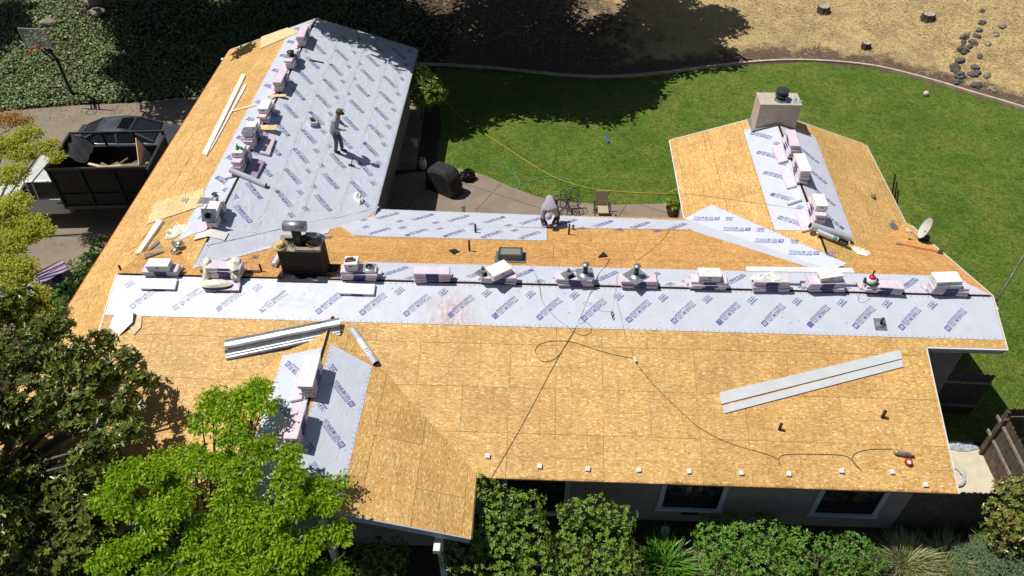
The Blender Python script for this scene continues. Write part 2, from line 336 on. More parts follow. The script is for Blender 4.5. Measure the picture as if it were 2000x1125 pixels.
def clip(poly, a, b, c):                             # keep a*x+b*y<=c
    out = []
    for p, w in zip(poly, poly[1:] + poly[:1]):
        dp, dw = a * p[0] + b * p[1] - c, a * w[0] + b * w[1] - c
        if dp <= 0: out.append(p)
        if dp * dw < 0: t = dp / (dp - dw); out.append((p[0] + (w[0] - p[0]) * t, p[1] + (w[1] - p[1]) * t))
    return out
def deck(sl, poly, m, v0, eave=None, u0=0., L=2.44, Wd=1.22, skip=None):
    """sheathing panels laid in courses on the slope, clipped to the convex polygon (u, v); joints 5 mm wide; a dark deck under them"""
    us = [p[0] for p in poly]; vs_ = [p[1] for p in poly]; b = MB(); cc = (sum(us) / len(us), sum(vs_) / len(vs_)); k = 0
    b.prism([(cc[0] + (p[0] - cc[0]) * .998, cc[1] + (p[1] - cc[1]) * .998) for p in poly], -.045, -.014); hpart('roof_deck', b, 'dark_deck', sl.M(0, 0))
    hs = []
    for i, p in enumerate(poly):
        w = poly[(i + 1) % len(poly)]; hs.append((w[1] - p[1], p[0] - w[0], (w[1] - p[1]) * p[0] + (p[0] - w[0]) * p[1]))
    v = v0
    rows = []
    while v < max(vs_) - .01: v += Wd
    while v > min(vs_) - .01: rows.append((v - Wd, v)); v -= Wd
    for r, (va, vb) in enumerate(rows):
        u = math.floor((min(us) - u0) / L) * L + u0 - (L / 2 if r % 2 else 0)
        while u < max(us):
            g = .0028; pl = [(u + g, va + g), (u + L - g, va + g), (u + L - g, vb - g), (u + g, vb - g)]
            for h in hs:
                pl = clip(pl, *h)
                if len(pl) < 3: break
            if len(pl) >= 3:
                ar = abs(sum(p[0] * w[1] - w[0] * p[1] for p, w in zip(pl, pl[1:] + pl[:1]))) / 2
                if ar > .02 and not (skip and skip(sum(p[0] for p in pl) / len(pl), sum(p[1] for p in pl) / len(pl))):
                    n1 = R.uniform(-.0012, .0012); t = MB().prism([(p[0] - u, p[1] - va) for p in pl], -.013, n1)
                    low = eave and va < min(vs_) + .05
                    hpart('sheathing_panel', t, eave if low else m, sl.M(u, va))
            u += L
CF = 1 / math.hypot(1, .337)
vE, vE1 = -5.165 / CF, -1.489 / CF
deck(MF, [(-10.4, -.03), (-10.4, vE), (11.944, vE), (11.944, vE1 - .003), (11.944, -.03)], 'osb', -1.748 / CF + 1.22, 'osb_eave', .9)
deck(MF, [(11.947, -.03), (11.947, vE1), (14.067, vE1), (14.067, -.03)], 'osb', -1.748 / CF + 1.22, None, .9)
MLW = Slope((0, 0, -.05), (1, 0, 0), (0, 1, .337)); hx = 1 / math.hypot(1, .364)
deck(MLW, [(-10.41, -2.62 / CF), (-12.62, -5.1 / CF), (-10.41, -5.1 / CF)], 'osb', -1.748 / CF + 1.22, None, .9)
deck(MBK, [(10.4, -.03), (-14.067, -.03), (-14.067, -5.5), (4.7, -5.5), (10.4, -1.56)], 'osb_backlit', -.03 - .62, None, .4, skip=lambda u, v: False)
deck(LR, [(.25, -.03), (.25, -4.58), (16.6, -4.58), (16.6, -.03)], 'osb', -.03, None, 0)
deck(LL, [(-16.6, -.03), (-.45, -.03), (-.45, -2.05 / hx), (2.6, -2.05 / hx), (5.1, -4.27 / hx), (-16.6, -4.27 / hx)][::-1] if False else [(-16.6, -4.27 / hx), (-.45, -4.27 / hx), (-.45, -.03), (-16.6, -.03)], 'osb', -.03 + .1, None, .3)
deck(LL, [(-.447, -4.27 / hx), (5.08, -4.27 / hx), (2.6, -2.0 / hx), (-.447, -2.0 / hx)], 'osb', -.03 + .1, None, .3)
deck(RR, [(1.2, -.03), (1.2, -3.78 / .944), (9.94, -3.78 / .944), (9.94, -.03)], 'osb', -.03, None, .2)
deck(RL, [(-9.94, -.03), (-9.94, -3.69 / .944), (-1.2, -3.69 / .944), (-1.2, -.03)], 'osb', -.03, None, .5)
cf = 1 / math.hypot(1, .323)
deck(FR, [(-6.8, -.03), (-6.8, -4.2 / cf), (-.9, -4.2 / cf), (-.9, -.03)], 'osb', -.03 - .5, None, .3)
deck(FL, [(.9, -.03), (.9, -4.2 / cf), (6.8, -4.2 / cf), (6.8, -.03)], 'osb', -.03 - .5, None, .3)

# walls under the roof, with gable tops just under the deck
def gwall(b, x0, x1, y0, y1, ridge, zr, s, axis):
    """box with gable ends; ridge along axis at coordinate ridge"""
    dz = .075
    if axis == 'y':
        pr = [(x0, GZ), (x1, GZ), (x1, zr - s * abs(x1 - ridge) - dz), (ridge, zr - dz), (x0, zr - s * abs(x0 - ridge) - dz)]
        vs = [(p[0], y, p[1]) for y in (y0, y1) for p in pr]
    else:
        pr = [(y0, GZ), (y1, GZ), (y1, zr - s * abs(y1 - ridge) - dz), (ridge, zr - dz), (y0, zr - s * abs(y0 - ridge) - dz)]
        vs = [(x, p[0], p[1]) for x in (x0, x1) for p in pr]
    n = 5; b.add(vs, [tuple(range(n)), tuple(range(2 * n - 1, n - 1, -1))] + [(i, n + i, n + (i + 1) % n, (i + 1) % n) for i in range(n)])
b = MB(); gwall(b, -10.3, 11.4, -4.6, 4.7, 0, 0, .34, 'x'); hpart('wall', b, 'siding')
b = MB(); gwall(b, 11.402, 13.45, -.95, 4.7, 0, 0, .34, 'x'); hpart('wall', b, 'siding')
b = MB(); gwall(b, -12.1, -4.6, .5, 16.05, -8.404, -.169, .364, 'y'); hpart('wall', b, 'siding')
b = MB(); gwall(b, 7.05, 13.44, 1.3, 9.4, 10.216, -.434, .348, 'y'); hpart('wall', b, 'stucco')
b = MB(); gwall(b, -7.7, -.4, -5.6, -1.2, -4.031, -.35, .323, 'y'); hpart('wall', b, 'siding')
b = MB().box((-11.3, -1.7, GZ + 1.35), (1.7, 5.4, 2.7)); hpart('wall', b, 'siding')
for x in (-7.6, -3.4, -.65):                           # porch posts under the front gable
    b = MB().box((x, -6.45, GZ + 1.3), (.16, .16, 2.72 + (.5 if x == -3.4 else 0))); hpart('porch_post', b, 'white_paint')
# trim boards: eaves and rakes
def board(name, sl, u0, v0, u1, v1, m, hgt=.16, th=.03, n=.004, off=.0):
    p, w = sl.P(u0, v0, 0), sl.P(u1, v1, 0); d = (w - p).normalized(); side = d.cross(sl.n).normalized()
    b = MB(); M = frame((p + w) / 2 + side * off + sl.n * (n - hgt / 2), d, sl.n); b.box((0, 0, 0), ((w - p).length, th, hgt)); hpart(name, b, m, M)
E_ = .018
board('rake_trim', MF, 14.067 + E_, 0, 14.067 + E_, vE1, 'white_paint'); board('rake_trim', MBK, -14.067 - E_, 0, -14.067 - E_, -5.3, 'white_paint')
board('fascia', MF, 11.97, vE1 - E_, 14.09, vE1 - E_, 'trim_grey', .30)
board('fascia_cap', MF, 11.97, vE1 - E_ - .02, 14.09, vE1 - E_ - .02, 'white_paint', .05, .03, .012)
board('rake_trim', MF, 11.944 + E_, vE1 - .04, 11.944 + E_, vE, 'white_paint', .14)
board('fascia', MF, .2, vE - .0, 11.944, vE - .0, 'wood_brown', .07, .02, -.016, .0)
board('rake_trim', MF, -10.4 - E_, 0, -10.4 - E_, vE, 'white_paint', .14); board('fascia', MF, -10.4, vE - E_, -8.3, vE - E_, 'white_paint', .2)
board('fascia', LR, .0 + 4.7, -4.58 - E_, 16.62, -4.58 - E_, 'trim_grey', .2); board('fascia', LL, -16.6, -4.27 / hx - E_, 5, -4.27 / hx - E_, 'orange_red', .14)
for sl, a in ((LR, 16.6), (LL, -16.6)): board('rake_trim', sl, a + (E_ if a > 0 else -E_), 0, a + (E_ if a > 0 else -E_), -4.5, 'white_paint', .14)
for sl, a in ((RR, 9.94), (RL, -9.94)): board('rake_trim', sl, a + (E_ if a > 0 else -E_), 0, a + (E_ if a > 0 else -E_), -3.9, 'white_paint', .14)
board('fascia', RL, -9.95, -3.69 / .944 - E_, -4.7, -3.69 / .944 - E_, 'white_paint', .2); board('fascia', RR, 4.2, -3.78 / .944 - E_, 9.95, -3.78 / .944 - E_, 'white_paint', .16)
board('rake_trim', FR, -6.8 - E_, 0, -6.8 - E_, -4.2 / cf, 'trim_grey', .2); board('rake_trim', FL, 6.8 + E_, 0, 6.8 + E_, -4.2 / cf, 'trim_grey', .2)
board('fascia', FR, -6.8, -4.2 / cf - E_, -5.2, -4.2 / cf - E_, 'wood_brown', .12); board('fascia', FL, 5.2, -4.2 / cf - E_, 6.8, -4.2 / cf - E_, 'wood_brown', .12)
b = MB().rbox((-.62, -6.92, -1.93), (.16, .30, .16), .01); hpart('beam_end', b, 'white_paint')
b = MB().rbox((14.13, -.28, -.20), (.10, .14, .05), .008); hpart('beam_end', b, 'white_paint')
b = MB().rbox((-12.78, 15.9, -1.9), (.16, .16, .22), .01); hpart('gutter_end', b, 'white_paint')
worn('board_tan', (.34, .30, .22), .8, 0, 6, .15)
# rafter tails under the front eave, in line with the white blocks on the sheathing
BLK = [(953,891),(1054,911),(1148,916),(1247,918),(1345,921),(1447,924),(1540,926),(1643,920),(1741,922),(1806,947)]
for x, y in BLK[1:]:
    p = MF.px(x, y); b = MB().box((p.x - .02, -4.84, -4.84 * .337 - .14), (.09, .44, .12)); hpart('rafter_tail', b, 'board_tan')
# windows of the front wall
def window(x0, x1, z0, z1, y, panes=2):
    b = MB(); t = .13; hpart_m = HM @ Matrix.Translation((x0, y, z0)); w, h = x1 - x0, z1 - z0
    b.box((-t / 2, -.03, h / 2), (t, .06, h)).box((w + t / 2, -.03, h / 2), (t, .06, h)).box((w / 2, -.03, h + t / 2), (w + 2 * t, .062, t)).box((w / 2, -.045, -t / 2), (w + 2 * t + .08, .10, t))
    o = b.build('window', MT['trim_grey'], house, hpart_m)
    for k in range(panes):
        pw = w / panes; f = MB(); a0 = k * pw
        for c_, s_ in (((a0 + .025, -.02, h / 2), (.05, .03, h)), ((a0 + pw - .025, -.02, h / 2), (.05, .03, h)), ((a0 + pw / 2, -.02, .025), (pw - .1, .03, .05)), ((a0 + pw / 2, -.02, h - .025), (pw - .1, .03, .05))): f.box(c_, s_)
        f.build('sash', MT['black_plastic'], o, Matrix.Identity(4)); MB().box((a0 + pw / 2, -.008, h / 2), (pw - .1, .008, h - .1)).build('pane', MT['glass'], o, Matrix.Identity(4))
def wpx(px, py, y):
    d = ray(px, py); t = (y - CAM.y) / d.y; return CAM + d * t
y = -4.6; a, c_ = wpx(1281, 992, y), wpx(1407, 996, y); window(a.x + .13, c_.x - .13, a.z + .13, a.z + 1.42, y)
a, c_ = wpx(1577, 1003, y), wpx(1709, 1006, y); window(a.x + .13, c_.x - .13, a.z + .13, a.z + 1.42, y)
a, c_ = wpx(985, 980, y), wpx(1108, 985, y); window(a.x + .1, c_.x - .1, a.z - .35, a.z + 1.2, y)
b = MB().box((11.43, -3.0, GZ + 2.05), (.05, .9, .5)); hpart('window_frame', b, 'trim_grey')
d = wpx(1345, 1008, y); b = MB().box((d.x, y - .012, GZ + .45), (.45, .024, .14)); hpart('crawl_vent', b, 'black_plastic')
# ridge slots left open for the ridge vents
for nm, p, w in (('ridge', (-10.3, 0, .0), (14.0, 0, .0)), ('lw', (-8.404, .6, -.169), (-8.404, 16.55, -.169)), ('rw', (10.216, 1.6, -.434), (10.216, 9.7, -.434)), ('fg', (-4.031, -6.75, -.35), (-4.031, -1.1, -.35))):
    p, w = Vector(p), Vector(w); b = MB().bar(p - Vector((0, 0, .022)), w - Vector((0, 0, .022)), .075, .03); hpart('ridge_slot', b, 'slot')
# ---------------- underlayment sheets with their print
def glyphs(txt, size, bold=.012):
    cu = bpy.data.curves.new('t', 'FONT'); cu.body = txt; cu.size = size; cu.resolution_u = 2; cu.offset = bold * size; cu.fill_mode = 'FRONT'
    ob = bpy.data.objects.new('t', cu); C.objects.link(ob); dg = bpy.context.evaluated_depsgraph_get()
    me = bpy.data.meshes.new_from_object(ob.evaluated_get(dg)); vs = [v.co[:2] for v in me.vertices]; fs = [tuple(p.vertices) for p in me.polygons]
    bpy.data.objects.remove(ob); bpy.data.curves.remove(cu); bpy.data.meshes.remove(me); return vs, fs
def fit(g, x0, x1, y0, y1):
    vs, fs = g; xs = [v[0] for v in vs]; ys = [v[1] for v in vs]; a, c, b_, d = min(xs), max(xs), min(ys), max(ys)
    return [(x0 + (v[0] - a) / (c - a) * (x1 - x0), y0 + (v[1] - b_) / (d - b_) * (y1 - y0)) for v in vs], fs
def rect(x0, x1, y0, y1): return [(x0, y0), (x1, y0), (x1, y1), (x0, y1)], [(0, 1, 2, 3)]
def merge(*gs):
    V, F = [], []
    for vs, fs in gs: b = len(V); V += vs; F += [tuple(b + i for i in f) for f in fs]
    return V, F
rr = random.Random(3); tl = []; x = -.42
while x < .24:
    w = rr.uniform(.012, .03); tl.append(rect(x, x + w, -.085, -.06)); x += w + rr.choice((.008, .008, .02))
BIG = merge(fit(glyphs('TITANIUM UDL', 1), -.44, .26, -.012, .108), rect(-.44, .26, -.045, -.030), rect(.28, .44, -.06, .10), *tl)
NUM = fit(glyphs('30', 1, .02), .305, .415, -.025, .07)
SMALL = merge(*[rect(-.13 + .052 * k, -.13 + .052 * k + .038, .045, .095) for k in range(5)], rect(-.06, -.03, -.035, .03), rect(-.03, .03, -.01, .012), rect(.03, .06, -.035, .03), rect(-.13, -.075, -.02, .0), rect(.075, .13, -.02, .0), rect(-.11, .13, -.075, -.058))
def underlayment(sl, quad, flip=False, phase=.0, n0=.007, wr=.006, m='underlay', ink='ink', wseed=0., label=None, logos=True, curl=None, seam=0., turn=None):
    """quad: (u, v) of low start, low end, high end, high start; s runs along +u, t up the slope"""
    A, B, D, E = [Vector(p) for p in quad]; L = ((B - A).length + (D - E).length) / 2; Wd = ((E - A).length + (D - B).length) / 2
    def Q(s, t): return A.lerp(B, s).lerp(E.lerp(D, s), t)
    def hgt(p, s, t):
        w = noise.noise(Vector((p.x * .9 + p.y * .8 + wseed, p.y * 1.6 - p.x * .5, wseed))); k = max(0, 1 - abs(w) * 6)
        w2 = noise.noise(Vector((p.x * 2.2 - p.y * 1.2, p.y * 2.5 + 7, wseed))); k2 = max(0, 1 - abs(w2) * 5)
        h = n0 + wr * (k * k * 2.2 + k2 * .9)
        if curl: h += curl(s, t)
        if seam: h += seam * max(0, 1 - abs(t - .93 - .03 * noise.noise(Vector((p.x * 1.1, wseed, 3)))) / .045) * max(0, .35 + noise.noise(Vector((p.x * 1.7, wseed, 0))))
        return h
    gs = .045 if seam else .1; nS, nT = max(3, int(L / gs)), max(3, int(Wd / gs)); b = MB(); vs = []
    for j in range(nT + 1):
        for i in range(nS + 1):
            p = Q(i / nS, j / nT); vs.append((p.x, p.y, hgt(p, i / nS, j / nT)))
    b.add(vs, [(j * (nS + 1) + i, j * (nS + 1) + i + 1, (j + 1) * (nS + 1) + i + 1, (j + 1) * (nS + 1) + i) for j in range(nT) for i in range(nS)])
    k = nS + 1; rim = list(range(0, k)) + [j * k + nS for j in range(1, nT + 1)] + [nT * k + i for i in range(nS - 1, -1, -1)] + [j * k for j in range(nT - 1, 0, -1)]
    b.add([(vs[i][0], vs[i][1], vs[i][2]) for i in rim] + [(vs[i][0], vs[i][1], .002) for i in rim], [(len(rim) + i, len(rim) + (i + 1) % len(rim), (i + 1) % len(rim), i) for i in range(len(rim))])
    o = hpart('underlayment_sheet', b, m, sl.M(0, 0), True)
    if label: o['label'] = label
    if not logos: return o
    pr = MB(); ax = (B - A).normalized(); ay = Vector((-ax.y, ax.x)); ang = rad(turn if turn is not None else 225 - (180 if flip else 0)); ca_, sa = math.cos(ang), math.sin(ang)
    def stamp(g, c, mi, dz=.005):
        V, F = g; out = []
        for x, y in V:
            a_, b_ = x * ca_ - y * sa, x * sa + y * ca_; p = c + ax * a_ + ay * b_; s_ = (p - A).dot(ax) / max(.01, (B - A).length); t_ = (p - A).dot(ay) / Wd
            out.append((p.x, p.y, hgt(p, min(1, max(0, s_)), min(1, max(0, t_))) + dz))
        pr.add(out, F, mi)
    smin = min((A).dot(ax), (E).dot(ax)); smax = max(B.dot(ax), D.dot(ax)); s = smin + phase
    def inside(c, mg):
        loc = c - A; t = loc.dot(ay) / Wd
        if not (0 < t < 1): return False
        lo = (A.lerp(E, t) - A).dot(ax); hi = (B.lerp(D, t) - A).dot(ax); return lo + mg < loc.dot(ax) < hi - mg
    while s < smax:
        o_ = A + ax * (s - A.dot(ax)); c1 = o_ + ay * (Wd * (.45 if not flip else .52)); c2 = o_ + ax * (-.52 if not flip else .52) + ay * (Wd * (.78 if not flip else .22))
        if inside(c1, .42): stamp(BIG, c1, 0); stamp(NUM, c1, 1, .006)
        if inside(c2, .14): stamp(SMALL, c2, 0)
        s += 1.22
    for t in (.03, .97, .07, .93):
        s = .1
        while s < L - .05:
            if t in (.03, .97) or R.random() < .25:
                p = Q(s / L, t); z = hgt(p, s / L, t) + .004; r_ = .010 if t in (.03, .97) else .007
                pr.add([(p.x - r_ * 1.3, p.y - r_, z), (p.x + r_ * 1.3, p.y - r_, z), (p.x + r_ * 1.3, p.y + r_, z), (p.x - r_ * 1.3, p.y + r_, z)], [(0, 1, 2, 3)])
            s += .15 + R.uniform(-.02, .02)
    for _ in range(int(L * 2.2)):                        # nails and scuffs
        s_, t_ = R.random(), R.uniform(.08, .92); p = Q(s_, t_); z = hgt(p, s_, t_) + .004; a_, b_ = R.choice(((.009, .009), (.03, .006), (.012, .008)))
        pr.add([(p.x - a_, p.y - b_, z), (p.x + a_, p.y - b_, z), (p.x + a_, p.y + b_, z), (p.x - a_, p.y + b_, z)], [(0, 1, 2, 3)])
    q = pr.build('printed_lettering', [MT[ink], MT['underlay']], o, Matrix.Identity(4)); q['kind'] = 'stuff'; return o
vb = -1.227 / CF
underlayment(MF, [(-10.38, vb), (-4.6, vb - .012), (-4.6, -.05), (-10.38, -.05)], False, .95, wr=.008, ink='ink_faded', wseed=3.1)
underlayment(MF, [(-4.75, vb - .012), (14.04, vb - .03), (14.04, -.05), (-4.75, -.05)], False, .55, wr=.003, m='underlay_ridge', wseed=1.7, n0=.010)
a, b_, c_, d_ = MBK.uv(1859, 539), MBK.uv(716, 512), MBK.uv(652, 538), (-14.03, -.05)
underlayment(MBK, [a, b_, (c_[0] + .02, -.06), d_], False, .7, wr=.003, wseed=4.4)
# left wing, east slope: four courses, laid to and fro
def uend(t): q0, q1 = LR.uv(404, 480), LR.uv(655, 425); k = (-t - -q0[1]) / (q1[1] - q0[1]) if False else (t - q0[1]) / (q1[1] - q0[1]); return q0[0] + (q1[0] - q0[0]) * k
for i, (v1, v0) in enumerate(((-.05, -1.25), (-1.12, -2.36), (-2.24, -3.48), (-3.36, -4.585))):
    e0, e1 = (uend(v0), uend(v1)) if i < 3 else (LR.uv(733, 409)[0], LR.uv(655, 430)[0])
    underlayment(LR, [(e0 + .02 * i, v0), (16.58, v0), (16.58, v1), (e1 + .02 * i, v1)], i % 2 == 1, (.5, .85, .2, .6)[i], n0=.020 - .004 * i, wr=(.0035, .005, .0035, .0045)[i], wseed=10 + i * 3, seam=.022)
q0 = LL.uv(366, 466); underlayment(LL, [(-16.55, -1.26), (q0[0], -1.26), (q0[0] - .35, -.05), (-16.55, -.05)], False, .5, wr=.004, wseed=21)
# right wing
q0, q1 = RL.uv(1452, 256), RL.uv(1513, 449); underlayment(RL, [(q0[0], q0[1]), (q1[0], q1[1]), (RL.uv(1570, 457)[0], -.05), (-9.3, -.05)], False, .55, wr=.003, wseed=31)
q0, q1 = RR.uv(1592, 268), RR.uv(1668, 466); underlayment(RR, [(q1[0], q1[1]), (q0[0], q0[1]), (9.3, -.05), (q1[0] - .1, -.05)], False, .75, wr=.004, wseed=33)
# front gable
q0, q1, q2, q3 = FR.uv(661, 1000), FR.uv(727, 716), FR.uv(712, 690), FR.uv(646, 672); underlayment(FR, [q0, q1, q3, (-6.75, -.05)], False, .75, wr=.003, wseed=41)
q0, q1 = FL.uv(556, 694), FL.uv(452, 985); underlayment(FL, [(q0[0], -1.24), (6.76, -1.24), (6.76, -.05), (q0[0], -.05)], False, .6, wr=.003, wseed=43)
underlayment(LR, [LR.uv(700, 440), LR.uv(742, 403), LR.uv(402, 474), LR.uv(372, 532)], False, .3, n0=.004, wr=.002, wseed=61, turn=200)
# valley strip of the left wing, the loose ends turned up
U = MBK.uv
underlayment(MBK, [U(641, 456), U(377, 525), U(392, 486), U(655, 424)], True, .55, wr=.006, wseed=51, n0=.012, curl=lambda s, t: .10 * max(0, s - .90) / .1 * t)
underlayment(MBK, [U(1345, 431), U(738, 409), U(652, 440), U(1352, 449)], False, .45, wr=.003, wseed=53, n0=.012)
underlayment(MBK, [U(1068, 447), U(657, 437), U(693, 462), U(1068, 471)], True, .55, wr=.004, wseed=55, n0=.020, curl=lambda s, t: .035 * max(0, s - .9) / .1 * t)
underlayment(MBK, [U(1652, 520), U(1336, 426), U(1352, 451), U(1594, 527)], False, .85, wr=.004, wseed=57, n0=.014, logos=False)
V = RL.uv
underlayment(RL, [V(1330, 431), V(1612, 534), V(1654, 515), V(1390, 400)], False, .75, wr=.005, wseed=59, n0=.016, turn=24)
MF_BACK = None
# ---------------- shingle bundles, boxes
def proto_bundle(m):
    b = MB(); L, D, H = 1.0, .335, .085
    b.rbox((0, 0, H / 2), (L, D, H), .014)
    me = b.mesh('shingle_bundle', [MT[m]]); me2 = MB().box((.02, 0, H / 2), (.34, D + .006, H * .78)).mesh('wrapper_label', [MT['blue_label']])
    me3 = MB().box((0, 0, H + .0015), (.22, .16, .003)).mesh('printed_panel', [MT['purple_wrap']]); return me, me2, me3
BUN = {k: proto_bundle(k) for k in ('pink_wrap', 'purple_wrap', 'white_wrap')}
ORD = ('bottom', 'second', 'third', 'fourth', 'fifth', 'sixth', 'seventh')
def bundle(M, label, group, m='pink_wrap', lab=True):
    me, l2, l3 = BUN[m]; o = link('shingle_bundle', me, None, M); tag(o, label, 'shingle bundle', group)
    if lab: link('wrapper_label', l2, o, Matrix.Identity(4))
    return o
def stack(M, n, where, group, lean=0., m='pink_wrap', jit=.034):
    for k in range(n):
        bundle(M @ T(R.uniform(-jit, jit) + lean * k, R.uniform(-jit, jit) * .7, k * .0865, R.uniform(-.07, .07)), f'{ORD[k] if k < n - 1 else "top"} pink shingle bundle in stack {where}', group, m)
    return M @ T(lean * n, 0, n * .0865)
def carton(M, d, label, lidded=True, m='carton', red=False):
    b = MB().rbox((0, 0, d[2] / 2), d, .006); o = link('carton', b.mesh('carton', [MT[m]]), None, M); tag(o, label, 'box', None)
    p = MB().box((d[0] * .5 + .0005, 0, d[2] * .62), (.003, d[1] * .30, .03)).box((-d[0] * .5 - .0005, 0, d[2] * .62), (.003, d[1] * .30, .03)).box((0, -d[1] * .5 - .0005, d[2] * .66), (.09, .003, .03))
    p.build('hand_hole', MT['hole'], o, Matrix.Identity(4))
    g = MB()
    for k in range(5): g.box((d[0] * (-.3 + .13 * k), d[1] * R.uniform(-.3, .3), d[2] + .001), (d[0] * .10, d[1] * .05, .002))
    g.box((-d[0] * .15, -d[1] * .5 - .001, d[2] * .3), (d[0] * .5, .003, d[2] * .14)); g.build('carton_print', MT['carton_red' if red else 'carton_print'], o, Matrix.Identity(4))['kind'] = 'stuff'
    if lidded: MB().box((0, 0, d[2] - .022), (d[0] + .008, d[1] + .008, .04)).build('lid', MT[m], o, Matrix.Identity(4))
    return o
def ridge_x(px): return MF.uv(px, 538 + (px - 227) * .0233)[0]
MS = [ # px of the middle, bundles, words
 (317, 2, 'at the far left end of the main ridge', -.02), (441, 4, 'half covered by a cream plastic bag', 0), (703, 4, 'right of the brick chimney on the main ridge', 0), (843, 4, 'with bare top between chimney and skylight', 0),
 (973, 3, 'below the skylight', .0), (1122, 3, 'under the two grey roof fittings', 0), (1246, 3, 'under the diamond-set pipe flashing', 0), (1383, 3, 'under the mid-ridge square white carton', 0),
 (1503, 4, 'carrying white paper scraps', 0), (1610, 4, 'under the tilted carton beneath the long white board', 0), (1722, 3, 'under the red and white nail gun', 0), (1847, 3, 'at the right end of the main ridge', 0)]
TOPS = {}
for px, n, wh, dy in MS:
    x = ridge_x(px); g = 'shingle bundles ' + wh
    TOPS[px] = stack(T(x, .07 + dy, .045, R.uniform(-.03, .03)), n, wh, g)
    bundle(MBK.M(-x + R.uniform(-.1, .1), -.30, .014), f'shingle bundle on back slope against stack {wh}', g, lab=False)
for px, wh, m in ((317, 'white topped shingle bundle on the front slope below the leftmost stack', 'white_wrap'), (441, 'shingle bundle on the front slope under the cream plastic bag', 'purple_wrap'), (701, 'white topped shingle bundle on the front slope below the stack right of the brick chimney', 'white_wrap')):
    bundle(MF.M(ridge_x(px), -.33, .016, R.uniform(-.02, .02)), wh, None, m)
carton(TOPS[317] @ T(-.02, .02, 0, .03), (.62, .33, .20), 'white carton on the leftmost stack of the main ridge')
carton(TOPS[703] @ T(-.18, .03, 0, .06), (.36, .34, .26), 'white carton with a piece of wood on top, beside the brick chimney')
carton(TOPS[973] @ T(.02, .02, 0, .62), (.62, .42, .20), 'big white carton set askew below the skylight')
carton(TOPS[1383] @ T(-.03, .04, 0, .03), (.60, .34, .22), 'square white carton with red print at mid main ridge', red=True)
carton(TOPS[1610] @ T(.05, .04, 0, .10) @ Matrix.Rotation(-.12, 4, 'Y'), (.60, .30, .20), 'white carton lying tilted beneath the long white board', red=True)
o = TOPS[1847]; carton(o @ T(-.10, .05, 0, .06), (.72, .42, .12), 'lower white carton on the stack at the right end of the main ridge'); carton(o @ T(-.12, .06, .123, .09), (.70, .40, .12), 'upper white carton on the stack at the right end of the main ridge')
LS = [(597, 82, 5, 'nearest the far left gable'), (584, 128, 4, 'under the round vent cap'), (549, 168, 5, 'third from the far gable of the left wing'), (519, 226, 3, 'under the square white carton of the left wing'),
      (505, 280, 5, 'under the grey lidded tub of the left wing'), (486, 326, 5, 'beside the grey roll of the left wing'), (417, 424, 3, 'under the silver vent collars of the left wing')]
LT = {}
for px, py, n, wh in LS:
    yv = LR.uv(px, py)[0]; g = 'shingle bundles ' + wh
    LT[px] = stack(T(-8.42, yv, -.169 + .05, math.pi / 2 + R.uniform(-.05, .05)), n, wh, g, m='pink_wrap')
    bundle(LL.M(-yv + .12, -.32, .016, R.uniform(-.08, .08)), f'shingle bundle on west slope against stack {wh}', g, lab=False)
yv = LR.uv(505, 280)[0]; bundle(LR.M(yv - .1, -.45, .03, .05), 'pink wrapped shingle bundle lying on the east slope beside the grey lidded tub', None, lab=False)
yv = LR.uv(486, 326)[0]; bundle(LR.M(yv - .1, -.42, .03, -.04), 'purple shaded shingle bundle lying on the east slope above the grey underlayment roll', None, 'purple_wrap', lab=False)
RS = [(1531, 292, 6, 'nearest the stucco chimney'), (1556, 342, 5, 'in the middle of the right wing ridge'), (1592, 425, 5, 'nearest the valley of the right wing')]
RT = {}
for px, py, n, wh in RS:
    yv = RR.uv(px, py)[0]; g = 'shingle bundles ' + wh
    RT[px] = stack(T(10.24, yv, -.434 + .05, math.pi / 2 + R.uniform(-.03, .03)), n, wh, g)
    bundle(RL.M(-yv + .12, -.32, .016, R.uniform(-.08, .08)), f'shingle bundle on west slope beside stack {wh}', g, lab=False)
carton(RT[1556] @ T(0, 0, 0, .03), (1.0, .36, .06), 'long flat white carton on the middle stack of the right wing')
carton(RT[1592] @ T(-.02, 0, 0, .02), (.60, .36, .22), 'white carton with hand holes on the stack nearest the right valley')
FS = [(601, 745, 4, 'high on the front gable ridge'), (572, 842, 5, 'low on the front gable ridge')]
for px, py, n, wh in FS:
    yv = FR.uv(px, py)[0]; g = 'shingle bundles ' + wh
    t = stack(T(-4.06, yv, -.35 + .05, math.pi / 2 + .02), n, wh, g)
    bundle(FL.M(-yv + .05, -.36, .016, .06), f'shingle bundle on west slope beside stack {wh}', g, lab=False)
    if py < 800: carton(t @ T(.0, .0, 0, .0), (1.02, .36, .10), 'long white carton on the upper stack of the front gable')
p = at(112, 548, GZ + .03)
for j in range(2):
    stack(Matrix.Translation((p.x, p.y, GZ + .035)) @ T(.0, -.17 + .36 * j, 0) @ Matrix.Rotation(.72, 4, 'Z') if False else T(p.x + .24 * j, p.y - .28 * j, GZ + .035, .86), 7, ('nearer the hedge' if j else 'nearer the driveway') + ' on concrete', 'shingle bundles on the driveway ' + ('by the hedge' if j else 'side'), m='purple_wrap')
